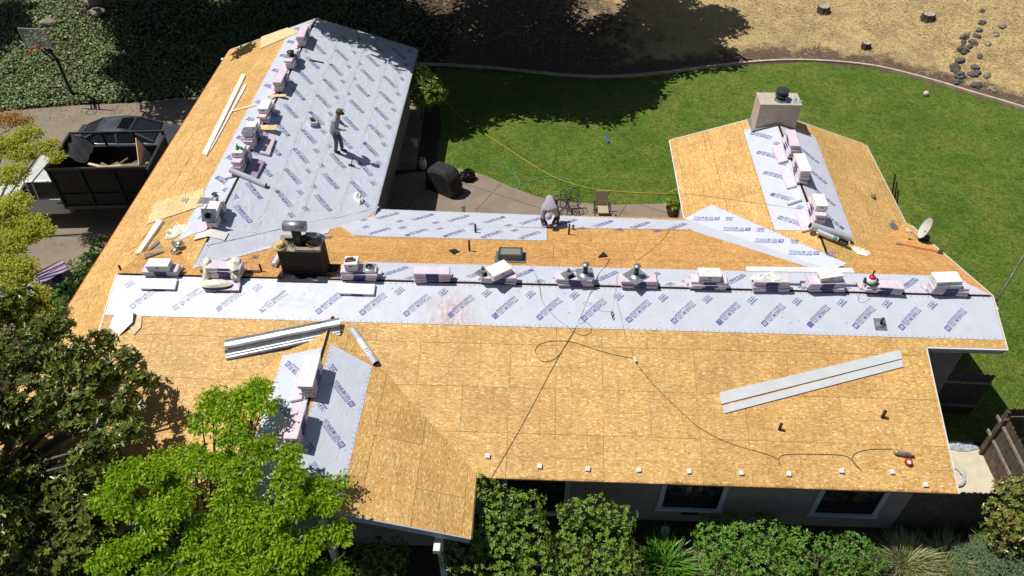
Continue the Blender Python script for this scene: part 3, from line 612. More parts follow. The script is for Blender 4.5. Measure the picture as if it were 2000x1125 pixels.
# ---------------- things lying on and standing out of the roof
def slab(name, sl, corners, m, n=.014, th=.02, label=None, cat='board', ns=None, smooth=False):
    """flat piece with the given corners (pixels of the photograph traced back to the slope)"""
    uv = [sl.uv(*c) for c in corners]; cx = sum(p[0] for p in uv) / len(uv); cy = sum(p[1] for p in uv) / len(uv)
    P_ = [(p[0] - cx, p[1] - cy) for p in uv]
    if sum(a[0] * b[1] - b[0] * a[1] for a, b in zip(P_, P_[1:] + P_[:1])) < 0: P_ = P_[::-1]; ns = ns[::-1] if ns else None
    ns = ns or [n] * len(P_); k = len(P_); b = MB()
    b.add([(p[0], p[1], h) for p, h in zip(P_, ns)] + [(p[0], p[1], h + th) for p, h in zip(P_, ns)], [tuple(range(k - 1, -1, -1)), tuple(range(k, 2 * k))] + [(i, (i + 1) % k, k + (i + 1) % k, k + i) for i in range(k)])
    o = b.build(name, MT[m], None, sl.M(cx, cy)); return tag(o, label, cat)
def crumple(b, c, r, h, m=0, n=14, k=7, seed=0, M=None, ex=(1, 1), sharp=1.):
    """a crumpled sheet of cloth or plastic: a folded skin with thickness lying on the surface"""
    vs = []; o = Vector((seed * 3.1, seed * 1.7, seed))
    for j in range(k + 1):
        for i in range(n):
            a = 6.28319 * i / n; q = j / k; rr_ = r * q * (1 + .45 * noise.noise(Vector((math.cos(a) * 1.3, math.sin(a) * 1.3, 0)) + o))
            x, y = rr_ * math.cos(a) * ex[0], rr_ * math.sin(a) * ex[1]; f = abs(noise.noise(Vector((x * 6 / r * .5, y * 6 / r * .5, 2)) + o)) ** sharp
            vs.append((c[0] + x, c[1] + y, c[2] + h * (1 - q ** 2) * (.35 + 1.4 * f) + .02 * (1 - q) + (.004 if j == k else h * .25 * f)))
    return b.add(vs, [(j * n + i, j * n + (i + 1) % n, (j + 1) * n + (i + 1) % n, (j + 1) * n + i) for j in range(k) for i in range(n)], m, M)
I4 = Matrix.Identity(4)
# brick chimney
bx = MF.uv(592, 538)[0]; cw, cdp, zb, zt = 1.20, .62, -.30, .93
ch = thing('brick_chimney', 'soot dark brick chimney with a metal flue and open flashing', 'chimney', (bx, .48, zb)); hh = zt - zb - .10
MB().box((0, 0, hh / 2), (cw - .05, cdp - .05, hh)).build('core', MT['slot'], ch, I4)
q = NT('brick'); co = q.shift(); n = q.noise(14, 4, co); c = q.ramp(n, (.3, (.030, .022, .017)), (.7, (.075, .058, .045))); c = q.mix(q.ramp(q.noise(5, 5, co, .75), (.62, 0.), (.72, .6)), c, (.26, .23, .18)); q.out(c, .85); q.bump(q.noise(60, 3), .5)
BL, BH = .20, .066; bm_ = MB().rbox((0, 0, 0), (BL - .008, .10, BH - .009), .004).mesh('brick', [MT['brick']]); hm_ = MB().rbox((0, 0, 0), (BL / 2 - .008, .10, BH - .009), .004).mesh('half_brick', [MT['brick']])
for r in range(int(hh / BH)):
    z = BH * (r + .5)
    for sgn in (-1, 1):
        x = -cw / 2
        if r % 2: link('half_brick', hm_, ch, T(x + BL / 4, sgn * (cdp / 2 - .05), z)); x += BL / 2
        while x < cw / 2 - BL * .6:
            link('brick', bm_, ch, T(x + BL / 2, sgn * (cdp / 2 - .05) + R.uniform(-.002, .002), z)); x += BL
        if r % 2: link('half_brick', hm_, ch, T(cw / 2 - BL / 4, sgn * (cdp / 2 - .05), z))
    for sgn in (-1, 1):
        for k in range(2): link('brick', bm_, ch, T(sgn * (cw / 2 - .05), -.105 + .21 * k + (.0 if r % 2 else .015), z, math.pi / 2))
b = MB(); t = .13; zc = hh + .05
b.rbox((0, -cdp / 2 + t / 2, zc), (cw + .04, t, .10), .012).rbox((0, cdp / 2 - t / 2, zc), (cw + .04, t, .10), .012).rbox((-cw / 2 + t / 2, 0, zc), (t, cdp - 2 * t, .10), .012).rbox((cw / 2 - t / 2, 0, zc), (t, cdp - 2 * t, .10), .012)
worn('mortar', (.30, .27, .22), .9, 0, 9, .3, .5); b.build('mortar_cap', MT['mortar'], ch, I4)
b = MB().prism([(-.70, -.62), (.72, -.62), (.78, -.30), (-.64, -.30)], .285, .30).prism([(.60, -.32), (.78, -.32), (.92, .3), (.60, .3)], .14, .16).prism([(-.82, -.58), (-.60, -.58), (-.60, .12), (-.66, .12)], .22, .235)
crumple(b, (-.55, -.42, .29), .17, .12, seed=3, ex=(1.2, .8)); b.build('flashing_skirt', MT['tar'], ch, I4)
fl = MB().tube([(-.02, -.02, hh - .3), (-.04, .0, hh + .30), (-.05, .02, hh + .62)], .13, 14); o = fl.build('flue_pipe', MT['steel_dark'], ch, I4, True)
b = MB().tube([(-.36, .03, hh + .66), (.26, .03, hh + .66)], .15, 16); b.build('flue_hood', MT['galv_dull'], ch, I4, True)
b = MB().tube([(.18, .10, hh + .28), (.48, .10, hh + .28)], .09, 12); b.build('flue_branch', MT['galv_dull'], ch, I4, True)
MB().tube([(.02, .02, hh + .05), (.10, .06, hh + .20), (.30, .10, hh + .26)], .10, 12).build('flue_elbow', MT['steel_dark'], ch, I4, True)
ztop = zb + hh + .10
h = thing('straw_hat', 'tan straw hat on the left corner of the brick chimney', 'hat', (bx - .50, .30, ztop)); worn('straw', (.62, .47, .22), .7, 0, 30, .2, .5)
MB().lathe([(.0, .012), (.13, .010), (.24, .022), (.25, .028), (.13, .02), (.125, .09), (.10, .155), (.05, .15), (.0, .135)], 18, cap=False).build('hat_body', MT['straw'], h, I4, True); MB().lathe([(.133, .022), (.131, .05)], 18, cap=False).build('hat_band', MT['wood_brown'], h, I4, True)
b = crumple(MB(), (0, 0, 0), .20, .15, seed=5, sharp=.7); worn('rag_pink', (.42, .30, .24), .9, 0, 9, .4); tag(b.build('work_rag', MT['rag_pink'], None, T(bx + .30, .68, ztop)), 'brown pink crumpled rag on the back rim of the brick chimney', 'rag')
b = crumple(MB(), (0, 0, 0), .13, .12, seed=8); tag(b.build('work_rag', MT['galv_dull'], None, T(bx + .56, .70, ztop)), 'small grey rag on the back right corner of the brick chimney', 'rag')
b = crumple(MB(), (0, 0, 0), .15, .10, seed=9); worn('rag_beige', (.48, .42, .33), .9, 0, 9, .3); tag(b.build('work_rag', MT['rag_beige'], None, T(bx - .18, .24, ztop - .01)), 'beige rag beside the straw hat on the chimney rim', 'rag')
b = MB().lathe([(.0, .0), (.10, .01), (.15, .06), (.155, .10), (.14, .09), (.0, .03)], 16, cap=False); worn('copper', (.45, .25, .06), .35, .6, 6, .3); tag(b.build('copper_cap', MT['copper'], None, T(bx + .30, .42, ztop - .04) @ Matrix.Rotation(.35, 4, 'Y'), True), 'copper coloured dish inside the top of the brick chimney', 'cap')
def roll(name, sl, p, q, r, m, label, end='hole', core=.35, n=None, lift=0.):
    a, c = sl.px(*p, r + (lift)), sl.px(*q, r + lift); d = (c - a); M = frame(a, sl.n, d); o = thing(name, label, 'roll', M)
    L = d.length; MB().lathe([(r * .98, 0), (r, .01), (r, L - .01), (r * .98, L)], 20).build('roll_body', MT[m], o, I4, False)
    for z, sgn in ((0, -1), (L, 1)): MB().lathe([(r * core, z + sgn * .002 - .001), (r * core, z + sgn * .002 + .001)], 12).build('roll_core', MT[end], o, I4)
    return o
worn('roll_grey', (.50, .53, .58), .4, 0, 5, .08)
roll('underlayment_roll', LR, (449, 336), (519, 366), .095, 'roll_grey', 'grey underlayment roll lying across the left wing ridge', core=.7)
roll('paper_roll', MBK, (549, 500), (535, 524), .085, 'roll_white', 'white roll standing against the left side of the brick chimney', core=.3)
roll('paper_roll', RL, (1538, 401), (1566, 392), .065, 'roll_white', 'pale blue roll beside the pink stack on the right wing', core=.4)
roll('underlayment_roll', RR, (1578, 446), (1655, 470), .12, 'roll_grey', 'thick grey underlayment roll at the foot of the right wing ridge', core=.7)
worn('roll_print', (.70, .72, .70), .35, 0, 4, .05)
o = roll('membrane_roll', RR, (1592, 458), (1652, 482), .075, 'roll_print', 'white membrane roll with green and black printed band at the right valley', core=.45, lift=.06)
L = (RR.px(1652, 482, .1) - RR.px(1592, 458, .1)).length
MB().lathe([(.0762, L * .64), (.0762, L * .96)], 20, cap=False).build('black_band', MT['black_plastic'], o, I4); MB().lathe([(.0762, L * .48), (.0762, L * .60)], 20, cap=False).build('green_band', MT['hose_green'], o, I4)
b = MB()
for k in range(9): a = 1.2 + R.uniform(-.6, .6); z = L * (.2 + .03 * k); b.bar((math.cos(a) * .077, math.sin(a) * .077, z), (math.cos(a + .5) * .077, math.sin(a + .5) * .077, z + .02), .015, .003)
for k in range(6): a = 1.4 + R.uniform(-.5, .5); z = L * (.68 + .04 * k); b.bar((math.cos(a) * .077, math.sin(a) * .077, z), (math.cos(a + .6) * .077, math.sin(a + .6) * .077, z), .018, .003, 1)
b.build('band_print', [MT['carton_print'], MT['white_paint']], o, I4)
o = roll('underlayment_roll', MF, (690, 646), (735, 712), .095, 'roll_grey', 'white grey underlayment roll beside the front gable ridge', core=.93)
L = (MF.px(735, 712, .1) - MF.px(690, 646, .1)).length; MB().lathe([(.0962, L * .30), (.0962, L * .78)], 20, cap=False).build('label_sleeve', MT['white_paint'], o, I4)
b = MB()
for z, w in ((.62, .03), (.68, .02), (.74, .012)): b.bar((.096, -.04, L * z), (.096, .045, L * z), w, .004, up=(0, 0, 1))
for z, w in ((.60, .03), (.66, .02)): b.bar((.05, .083, L * z), (.0, .097, L * z), w, .004)
b.build('sleeve_print', MT['ink'], o, I4)
# skylight
M = MBK.at(997, 503, .015); sk = thing('skylight', 'square curb skylight with dusty glass on the back slope', 'skylight', M)
b = MB(); b.box((0, 0, .004), (.92, .80, .012)); b.build('flashing', MT['lead'], sk, I4)
worn('bronze', (.075, .08, .065), .45, .2, 6, .2); b = MB()
for c_, s_ in (((-.33, 0, .10), (.06, .60, .2)), ((.33, 0, .10), (.06, .60, .2)), ((0, -.27, .10), (.60, .06, .2)), ((0, .27, .10), (.60, .06, .2))): b.rbox(c_, s_, .008)
b.build('curb_frame', MT['bronze'], sk, I4); plain('dusty_glass', (.24, .26, .21), .35); MB().box((0, 0, .17), (.60, .48, .02)).build('pane', MT['dusty_glass'], sk, I4)
# roof jacks and pipe flashings
def jack(M, label, m='lead', s=.34):
    o = thing('roof_jack', label, 'roof jack', M); MB().box((0, 0, .003), (s, s, .006)).build('base_plate', MT[m], o, I4)
    b = MB(); b.add([(-.10, -.12, .006), (.10, -.12, .006), (.12, .12, .006), (-.12, .12, .006), (-.09, -.13, .13), (.09, -.13, .13), (.06, .10, .07), (-.06, .10, .07)], [(4, 5, 6, 7), (0, 4, 7, 3), (1, 2, 6, 5), (2, 3, 7, 6)]); b.lathe([(.045, .08), (.03, .20), (.0, .21)], 10, M=T(.02, .04, 0), cap=False)
    b.build('hood', MT[m], o, I4); MB().box((0, -.11, .065), (.18, .012, .10)).build('opening', MT['hole'], o, I4); return o
def flashing(M, label, s=.48, h=.36, r=.065, cap=True):
    o = thing('pipe_flashing', label, 'pipe flashing', M); b = MB().box((0, 0, .003), (s, s, .006)).lathe([(.15, .006), (.11, .03), (r + .005, .06)], 18, cap=False); b.build('base_plate', MT['galv_dull'], o, I4, False)
    MB().lathe([(r, .03), (r, h)], 16).build('pipe', MT['steel_dark'], o, I4, True)
    if cap: MB().lathe([(r + .035, h), (r + .035, h + .02), (.0, h + .035)], 18, cap=False).build('cap', MT['galv_dull'], o, I4, True)
    return o
jack(TOPS[973] @ T(-.42, .03, 0, .75), 'dark roof jack with square plate left of the askew carton'); jack(TOPS[1122] @ T(-.18, .02, 0, .55), 'dark roof jack with square plate, left one on its stack')
flashing(TOPS[1122] @ T(.28, .06, .0, .12), 'grey pipe flashing with capped pipe standing beside a dark roof jack'); flashing(TOPS[1246] @ T(-.08, .05, .0, .72), 'grey pipe flashing with capped pipe turned diamond-wise on its stack', .54)
o = flashing(TOPS[703] @ T(.30, .03, 0, .0), 'flat grey vent flange with dark opening beside the small white carton', .32, .012, .09, False)
def pipe(sl, px, py, h, r, label, m='rust_pipe', boot=False, tilt=(0, 0)):
    p = sl.px(px, py, 0); o = thing('vent_pipe', label, 'vent pipe', Matrix.Translation(p))
    b = MB().tube([(0, 0, -.05), (tilt[0], tilt[1], h)], r, 10); b.build('pipe', MT[m], o, I4, True); MB().lathe([(r * .7, h - .01), (r * .7, h + .001)], 10, M=T(tilt[0], tilt[1], 0)).build('bore', MT['hole'], o, I4)
    if boot:
        M = Matrix.Translation(-p) @ sl.M(*sl.uv(px, py), .012); MB().box((0, 0, .004), (.32, .36, .006)).lathe([(.13, .006), (r + .01, .07)], 14, cap=False).build('boot', MT['lead'], o, M)
    return o
pipe(MBK, 929, 455, .34, .034, 'dark vent pipe rising through the grey eave sheets', 'tar'); pipe(MBK, 917, 490, .42, .032, 'rusty vent pipe on bare sheathing below the grey eave sheets'); pipe(MBK, 1111, 458, .42, .034, 'rusty vent pipe right of the kneeling worker')
pipe(MBK, 1119, 448, .16, .05, 'short grey vent stub right of the crouching worker', 'wood_grey'); pipe(MBK, 511, 530, .28, .03, 'thin rusty vent pipe left of the brick chimney'); pipe(LL, 236, 527, .18, .035, 'short rusty vent pipe near the lower left hip')
pipe(MF, 1522, 839, .24, .038, 'rusty vent stub on the front slope, left of two', 'rust_pipe'); pipe(MF, 1723, 815, .26, .042, 'rusty vent stub on the front slope, nearer the right rake'); pipe(MF, 1719, 634, .26, .03, 'thin vent pipe with lead boot on the grey ridge sheet', 'tar', True)
slab('asphalt_shingle', MBK, [(876, 490), (888, 487), (898, 492), (886, 498)], 'tar', .014, .01, 'black square shingle scrap on the back slope', 'shingle scrap')
slab('asphalt_shingle', MBK, [(1168, 504), (1178, 494), (1187, 502)], 'tar', .014, .03, 'black triangular shingle scrap on the back slope', 'shingle scrap')
# boards and offcuts
worn('flash_metal', (.50, .51, .53), .3, .75, 1.6, .45); worn('steel_mid', (.16, .17, .18), .35, .5, 5, .3); worn('sheet_metal', (.62, .62, .62), .4, .4, 4, .2); worn('board_grey', (.59, .605, .62), .5, 0, 3, .06)
slab('trim_board', MF, [(1405, 767), (1757, 684), (1761, 701), (1408, 790)], 'board_grey', .014, .022, 'long wide grey trim board on the front slope, upper of two'); slab('trim_board', MF, [(1410, 794), (1761, 703), (1763, 717), (1414, 808)], 'board_grey', .014, .022, 'long narrow grey trim board on the front slope, lower of two')
slab('trim_board', LL, [(474, 146), (481, 149), (405, 306), (397, 302)], 'white_paint', .014, .05, 'long white trim board on the left slope, outer of two'); slab('trim_board', LL, [(478, 166), (483, 168), (416, 290), (409, 300)], 'white_paint', .014, .035, 'white trim board on the left slope, inner and shorter of two')
slab('trim_board', LL, [(310, 434), (322, 434), (278, 498), (268, 500)], 'white_paint', .02, .08, 'white trim board lying along the lower left rake')
slab('sheathing_offcut', LL, [(509, 96), (511, 73), (562, 55), (586, 63)], 'plank_pale', .014, .02, 'pale plywood offcut near the far left gable', 'offcut'); slab('sheathing_offcut', LL, [(287, 439), (304, 396), (400, 368), (398, 402)], 'osb_pale', .016, .014, 'loose pale sheathing sheet lying on the left slope', 'offcut')
slab('plank', LL, [(456, 219), (455, 216), (500, 204), (502, 207)], 'plank_pale', .016, .02, 'thin pale stick beside the left carton stack', 'plank'); slab('plank', MBK, [(391, 529), (391, 533), (508, 533), (508, 530)], 'wood_brown', .016, .03, 'brown stick along the ridge left of the brick chimney', 'plank')
slab('plank', MBK, [(282, 499), (283, 507), (320, 494), (317, 492)], 'wood_grey', .016, .03, 'short weathered stick above the leftmost stack', 'plank'); slab('plank', LL, [(292, 492), (287, 490), (311, 470), (313, 475)], 'wood_grey', .016, .03, 'short weathered stick beside the white rake board', 'plank')
def across(px, py, L, w, th, m, label, rise, rz=0., cat='plank'):
    yv = LR.uv(px, py)[0]; b = MB().box((0, 0, 0), (L, w, th)); return tag(b.build('plank' if cat == 'plank' else 'sheathing_offcut', MT[m], None, T(-8.40, yv, -.169 + rise, rz)), label, cat)
across(545, 190, .62, .16, .02, 'plank_pale', 'thin pale plank lying across the left ridge behind a carton', .05, .12); across(512, 252, 1.05, .30, .015, 'osb_pale', 'pale plywood strip laid across the left ridge', .06, .02, 'offcut')
b = MB().box((0, 0, 0), (2.95, .17, .02)); a, c_ = ridge_x(1466), ridge_x(1664); p0 = Vector((a, .40, .42)); p1 = Vector((c_ - .1, .44, .40)); tag(b.build('long_board', MT['white_paint'], None, frame((p0 + p1) / 2, p1 - p0, (0, -.15, 1))), 'long white board lying over two stacks on the main ridge', 'board')
b = MB(); b.add([(-.50, -.17, .0), (0, -.17, .16), (.48, -.17, .02), (-.46, .17, .0), (.02, .17, .16), (.50, .17, .02)], [(0, 1, 4, 3), (1, 2, 5, 4)]); b.add([(-.50, -.17, -.02), (0, -.17, .14), (.48, -.17, .0), (-.46, .17, -.02), (.02, .17, .14), (.50, .17, .0)], [(3, 4, 1, 0), (4, 5, 2, 1)]); b.add([(-.50, -.17, .0), (0, -.17, .16), (.48, -.17, .02), (-.50, -.17, -.02), (0, -.17, .14), (.48, -.17, .0)], [(3, 4, 1, 0), (4, 5, 2, 1)])
tag(b.build('bent_sheet', MT['white_paint'], None, T(-8.42, LR.uv(405, 455)[0], -.169 - .11)), 'white bent sheet saddled over the near end of the left ridge', 'metal sheet')
# shiny valley metal across the front gable ridge
o = thing('valley_metal', 'pair of long shiny folded metal strips above the front gable', 'flashing', MF.at(555, 665, 0)); Mi = MATS[o.name].inverted()
def strip(name, cs, hs, m, seg=14, th=.004, wav=.004):
    a, b_, c_, d = [MF.px(*p, h_) for p, h_ in zip(cs, hs)]; g = MB(); vs = []
    for i in range(seg + 1):
        s_ = i / seg; p, q_ = a.lerp(b_, s_), d.lerp(c_, s_); w = MF.n * wav * math.sin(i * 1.9) * math.sin(i * .7 + 1)
        vs += [Mi @ (p + w), Mi @ ((p + q_) / 2 - w * .6), Mi @ q_]
    vs += [v - Mi.to_3x3() @ MF.n * th for v in vs]; n_ = (seg + 1) * 3; fs = []
    for i in range(seg):
        for k in (0, 1): A_ = i * 3 + k; fs += [(A_, A_ + 1, A_ + 4, A_ + 3), (n_ + A_ + 3, n_ + A_ + 4, n_ + A_ + 1, n_ + A_)]
        for k in (0, 2): fs.append((i * 3 + k, i * 3 + 3 + k, n_ + i * 3 + 3 + k, n_ + i * 3 + k))
    return g.add(vs, fs).build(name, MT[m], o, I4, True)
strip('bright_strip', [(442, 667), (666, 627), (667, 642), (441, 684)], (.10, .22, .19, .08), 'flash_metal'); strip('dark_fold', [(441, 685), (667, 643), (667, 648), (441, 690)], (.07, .18, .19, .08), 'steel_dark', 6, .004, 0); strip('grey_strip', [(441, 690), (667, 648), (667, 660), (443, 704)], (.085, .195, .14, .03), 'steel_mid')
slab('metal_sheet', MF, [(215, 640), (222, 622), (246, 601), (265, 612), (262, 632), (234, 655)], 'sheet_metal', .02, .004, 'shiny bent metal sheet beside the big-leaved tree', 'metal sheet', ns=[.03, .05, .12, .14, .10, .03]); slab('sheathing_offcut', MF, [(262, 616), (278, 618), (276, 640), (262, 655), (255, 640)], 'plank_pale', .015, .012, 'pale offcut under the shiny metal sheet', 'offcut')
# white blocks along the front eave
me = MB().rbox((0, 0, .03), (.115, .115, .06), .006).mesh('white_block', [MT['white_paint']])
for k, (x, y) in enumerate(BLK):
    o = link('white_block', me, None, MF.at(x, y, .002, R.uniform(-.25, .25)))
    tag(o, 'small white square block above the front eave, ' + ('nearest the gable valley' if k == 0 else 'lowest, nearest the right rake corner' if k == 9 else f'{("", "second", "third", "fourth", "fifth", "sixth", "seventh", "eighth", "ninth")[k]} from the gable valley'), 'block', 'white blocks along the front eave')
# plastic bags, rags
b = MB(); x0 = -.1
for k in range(7):
    pts = []
    for i in range(7): t_ = i / 6; pts.append((R.uniform(-.04, .04) + (-.52 + .02 * k if k < 3 else .22 + .03 * k), .18 - .5 * t_ + R.uniform(-.03, .03), .02 - .40 * t_ * t_ + R.uniform(0, .04)))
    b.tube(pts, [.05, .07, .06, .08, .06, .09, .04], 7)
crumple(b, (.30, .02, .0), .26, .14, seed=12, ex=(.7, 1.1)); crumple(b, (-.2, -.42, -.36), .34, .16, seed=15, ex=(1.3, .5))
tag(b.build('plastic_bag', MT['bag_plastic'], None, TOPS[441] @ T(.0, .02, .0), True), 'cream plastic bag draped over a shingle stack on the left ridge', 'plastic bag')
b = crumple(MB(), (0, 0, 0), .34, .22, seed=21, ex=(.75, 1.1)); crumple(b, (.18, -.22, 0), .2, .2, seed=22, ex=(.7, 1.2)); crumple(b, (-.02, -.32, 0), .16, .14, seed=23, ex=(.5, 1.2))
tag(b.build('plastic_bag', MT['bag_plastic'], None, LL.at(351, 452, .014), True), 'cream plastic bag beside the metal elbows on the left slope', 'plastic bag')
b = crumple(MB(), (.0, 0, 0), .34, .15, seed=26, ex=(1.25, .6)); crumple(b, (-.65, .16, 0), .5, .08, seed=27, ex=(1.4, .35)); crumple(b, (.32, -.05, 0), .24, .10, seed=28)
tag(b.build('plastic_bag', MT['bag_plastic'], None, frame(MBK.px(1663, 490, .014), (1, -.35, 0), MBK.n), True), 'cream plastic film lying along the right valley', 'plastic bag')
b = crumple(MB(), (0, 0, 0), .26, .16, seed=31, ex=(1.1, .6)); tag(b.build('cloth', MT['white_paint'], None, LR.at(700, 389, .02, .3)), 'crumpled white cloth near the eave corner of the left wing', 'cloth')
# metal elbows by the plastic bag
o = thing('duct_elbow', 'shiny metal duct elbows below the cream plastic bag', 'duct', LL.at(352, 487, .06))
MB().tube([(-.02, .20, .10), (.0, .05, .10), (-.10, -.12, .08), (-.26, -.26, .06)], [.10, .10, .09, .085], 14).build('elbow', MT['galv'], o, I4, True); MB().tube([(.14, .10, .06), (.22, .0, .05), (.22, -.10, .05)], [.10, .11, .09], 14).build('short_elbow', MT['galv'], o, I4, True)
MB().lathe([(.07, 0), (.07, .005)], 14, M=frame((-.265, -.262, .058), (0, 0, 1), (-.75, -.65, -.1))).build('bore', MT['hole'], o, I4)
# vents on the near stack of the left wing
t = LT[417]; t_ = t; o = carton(t @ T(.0, .0, .0, .05), (.50, .34, .18), 'white carton under the silver vent collars on the left wing')
o = thing('vent_collar', 'silver square vent collar with round opening, leaning on the white carton', 'vent collar', t @ T(-.40, .02, .13, 0) @ Matrix.Rotation(-1.05, 4, 'Y')); MB().box((0, 0, 0), (.40, .46, .008)).build('plate', MT['galv'], o, I4); MB().lathe([(.11, 0), (.105, .10)], 18, cap=False).lathe([(.112, .0), (.107, .10)], 18, cap=False).build('collar', MT['galv'], o, I4, True); MB().lathe([(.10, .012), (.10, .014)], 18).build('opening', MT['hole'], o, I4)
o = thing('vent_tube', 'silver round vent tube standing behind the white carton', 'vent tube', t @ T(.36, .06, .10) @ Matrix.Rotation(.25, 4, 'X')); MB().lathe([(.10, -.1), (.10, .18), (.125, .24), (.12, .25), (.09, .19)], 18, cap=False).build('tube', MT['galv'], o, I4, True)
o = slab('lead_plate', LL, [(396, 412), (404, 400), (434, 402), (438, 414)], 'lead', .32, .006, 'dark lead plate under the silver vent collar', 'metal sheet')
o = thing('roof_vent', 'round dark vent cap on a stack of the left wing', 'vent cap', LT[584] @ T(-.05, 0, .0)); MB().box((0, 0, .003), (.40, .40, .006)).build('base_plate', MT['galv_dull'], o, I4); MB().lathe([(.11, .0), (.12, .14), (.15, .15), (.15, .17), (.0, .20)], 18, cap=False).build('cap', MT['steel_dark'], o, I4, True)
slab('metal_strip', LR, [(605, 117), (632, 123), (632, 125), (605, 120)], 'steel_dark', .02, .02, 'dark metal strip beside the round vent cap', 'metal strip')
carton(LT[519] @ T(-.02, 0, 0, .04), (.60, .36, .20), 'square white carton on the left wing ridge stack')
carton(LT[505] @ T(.14, 0, 0, .05), (.36, .32, .18), 'white open carton behind the grey lidded tub')
o = thing('lidded_tub', 'pale tub with dark grey lid on a left ridge stack', 'tub', LT[505] @ T(-.26, .02, 0, .05)); MB().box((0, 0, .08), (.30, .30, .16), tp=(1.08, 1.08)).build('tub_body', MT['white_paint'], o, I4); MB().rbox((0, 0, .18), (.36, .36, .03), .01).build('lid', MT['lead'], o, I4)
carton(LT[486] @ T(-.0, .0, 0, .05), (.48, .36, .20), 'white carton with green bottles on top, left wing ridge')
for k, (x, y, a) in enumerate(((.02, .05, .3), (.0, -.08, .9))):
    o = thing('green_bottle', ('dark green bottle lying on the white carton, back one', 'dark green bottle lying on the white carton, front one')[k], 'bottle', LT[486] @ T(x, y, .245, a) @ Matrix.Rotation(math.pi / 2, 4, 'Y')); MB().lathe([(.0, -.12), (.042, -.11), (.042, .06), (.016, .11), (.016, .15)], 12).build('bottle_body', MT['green_paint'], o, I4, True); MB().lathe([(.019, .15), (.019, .18)], 10).build('bottle_cap', MT['black_plastic'], o, I4)
# toolbox, hammer, nail guns, pry bar
o = thing('tool_box', 'small grey open tool box on the left wing underlayment', 'tool box', LR.at(610, 243, .02, .5)); MB().box((0, 0, .09), (.34, .24, .18), tp=(1.06, 1.06)).build('box_body', MT['wood_grey'] if False else MT['roll_grey'], o, I4); MB().box((.02, 0, .18), (.26, .18, .006)).build('opening', MT['hole'], o, I4); MB().bar((-.05, -.06, .19), (.10, .05, .20), .03, .03).build('tool', MT['wood_brown'], o, I4)
o = thing('roofing_hammer', 'dark roofing hatchet standing on the left wing underlayment', 'hammer', LR.at(686, 325, .02)); MB().tube([(0, 0, .0), (.02, .02, .36)], .018, 8).build('handle', MT['black_plastic'], o, I4); MB().rbox((0, 0, .03), (.07, .22, .05), .01).build('head', MT['steel_dark'], o, I4)
def nailer(M, label, body, grip, coil):
    o = thing('nail_gun', label, 'nail gun', M); MB().tube([(-.24, 0, .06), (-.20, 0, .06), (.14, 0, .06), (.17, 0, .06)], [.045, .055, .055, .03], 12).build('cylinder', MT[body], o, I4, True)
    MB().rbox((.06, -.08, .05), (.05, .16, .045), .012, M=T(0, 0, 0, .35)).build('handle', MT['black_plastic'], o, I4); MB().tube([(.10, -.18, .0), (.10, -.18, .10)], .085, 16).build('coil_magazine', MT[coil], o, I4); MB().tube([(.09, -.20, .101), (.09, -.20, .108)], .05, 14).build('magazine_cover', MT['white_paint'], o, I4)
    MB().rbox((.20, -.01, .05), (.10, .035, .05), .008).build('nose', MT['steel_dark'], o, I4); return o
nailer(MF.at(1764, 888, .014, -.18), 'silver nail gun with red coil magazine on the front slope', 'galv_dull', '', 'red_paint')
o = thing('nail_gun', 'red and white coil nail gun standing on a ridge stack', 'nail gun', TOPS[1722] @ T(-.40, -.02, 0)); MB().lathe([(.10, 0), (.11, .03), (.11, .08), (.09, .10)], 16).build('coil_magazine', MT['green_paint'], o, I4); MB().lathe([(.15, .10), (.16, .13), (.12, .19), (.11, .20)], 16).build('housing', MT['white_paint'], o, I4, True); MB().lathe([(.09, .20), (.085, .25), (.0, .27)], 16, cap=False).build('cap', MT['red_paint'], o, I4, True); MB().tube([(.0, .03, .25), (.05, .12, .36)], .022, 8).build('handle', MT['black_plastic'], o, I4)
MB().box((-.15, 0, .09), (.06, .10, .14)).box((.15, 0, .09), (.06, .10, .14)).build('side_grip', MT['black_plastic'], o, I4)
for k, (x, y, a) in enumerate(((-.30, .02, .1), (.12, -.03, -.25), (-.05, .08, .35))):
    b = crumple(MB(), (0, 0, 0), .24, .06, seed=40 + k, ex=(1.2, .6)); tag(b.build('paper_scrap', MT['white_paint'], None, TOPS[1503] @ T(x, y, 0, a)), ('crumpled white paper scrap at the left of a ridge stack', 'crumpled white paper scrap at the right of a ridge stack', 'crumpled white paper scrap behind two others on a ridge stack')[k], 'paper')
b = MB().bar((-.14, -.02, .02), (.14, .04, .02), .09, .04); b.bar((-.1, .03, .05), (.08, .06, .07), .05, .04); tag(b.build('wood_offcut', MT['wood_brown'], None, TOPS[703] @ T(-.2, .0, .26, .0)), 'brown wood offcut on top of the small white carton', 'offcut')
a, c_ = MBK.px(1757, 478, .04), MBK.px(1832, 494, .05); o = thing('pry_bar', 'red shafted roofing spade on the right end of the back slope', 'pry bar', Matrix.Translation(a)); MB().tube([(0, 0, 0), c_ - a], .018, 8).build('shaft', MT['orange_red'], o, I4); d = (c_ - a).normalized(); MB().bar((c_ - a), (c_ - a) + d * .12, .16, .05).build('blade', MT['steel_dark'], o, I4); MB().bar(-d * .10, d * .02, .10, .03).build('grip', MT['wood_grey'], o, I4)
b = MB().lathe([(.0, .0), (.16, .0), (.17, .015), (.12, .03), (.0, .035)], 20, cap=False).box((.2, -.06, .012), (.30, .06, .006)); tag(b.build('metal_disc', MT['lead'], None, RR.at(1745, 443, .014)), 'flat grey round lid at the right valley', 'lid')
b = MB().rbox((0, 0, .05), (.16, .12, .09), .015).box((.03, 0, .10), (.06, .08, .02)); tag(b.build('tape_box', MT['lead'], None, RR.at(1704, 386, .014, .3)), 'small dark box on the right wing slope', 'box')
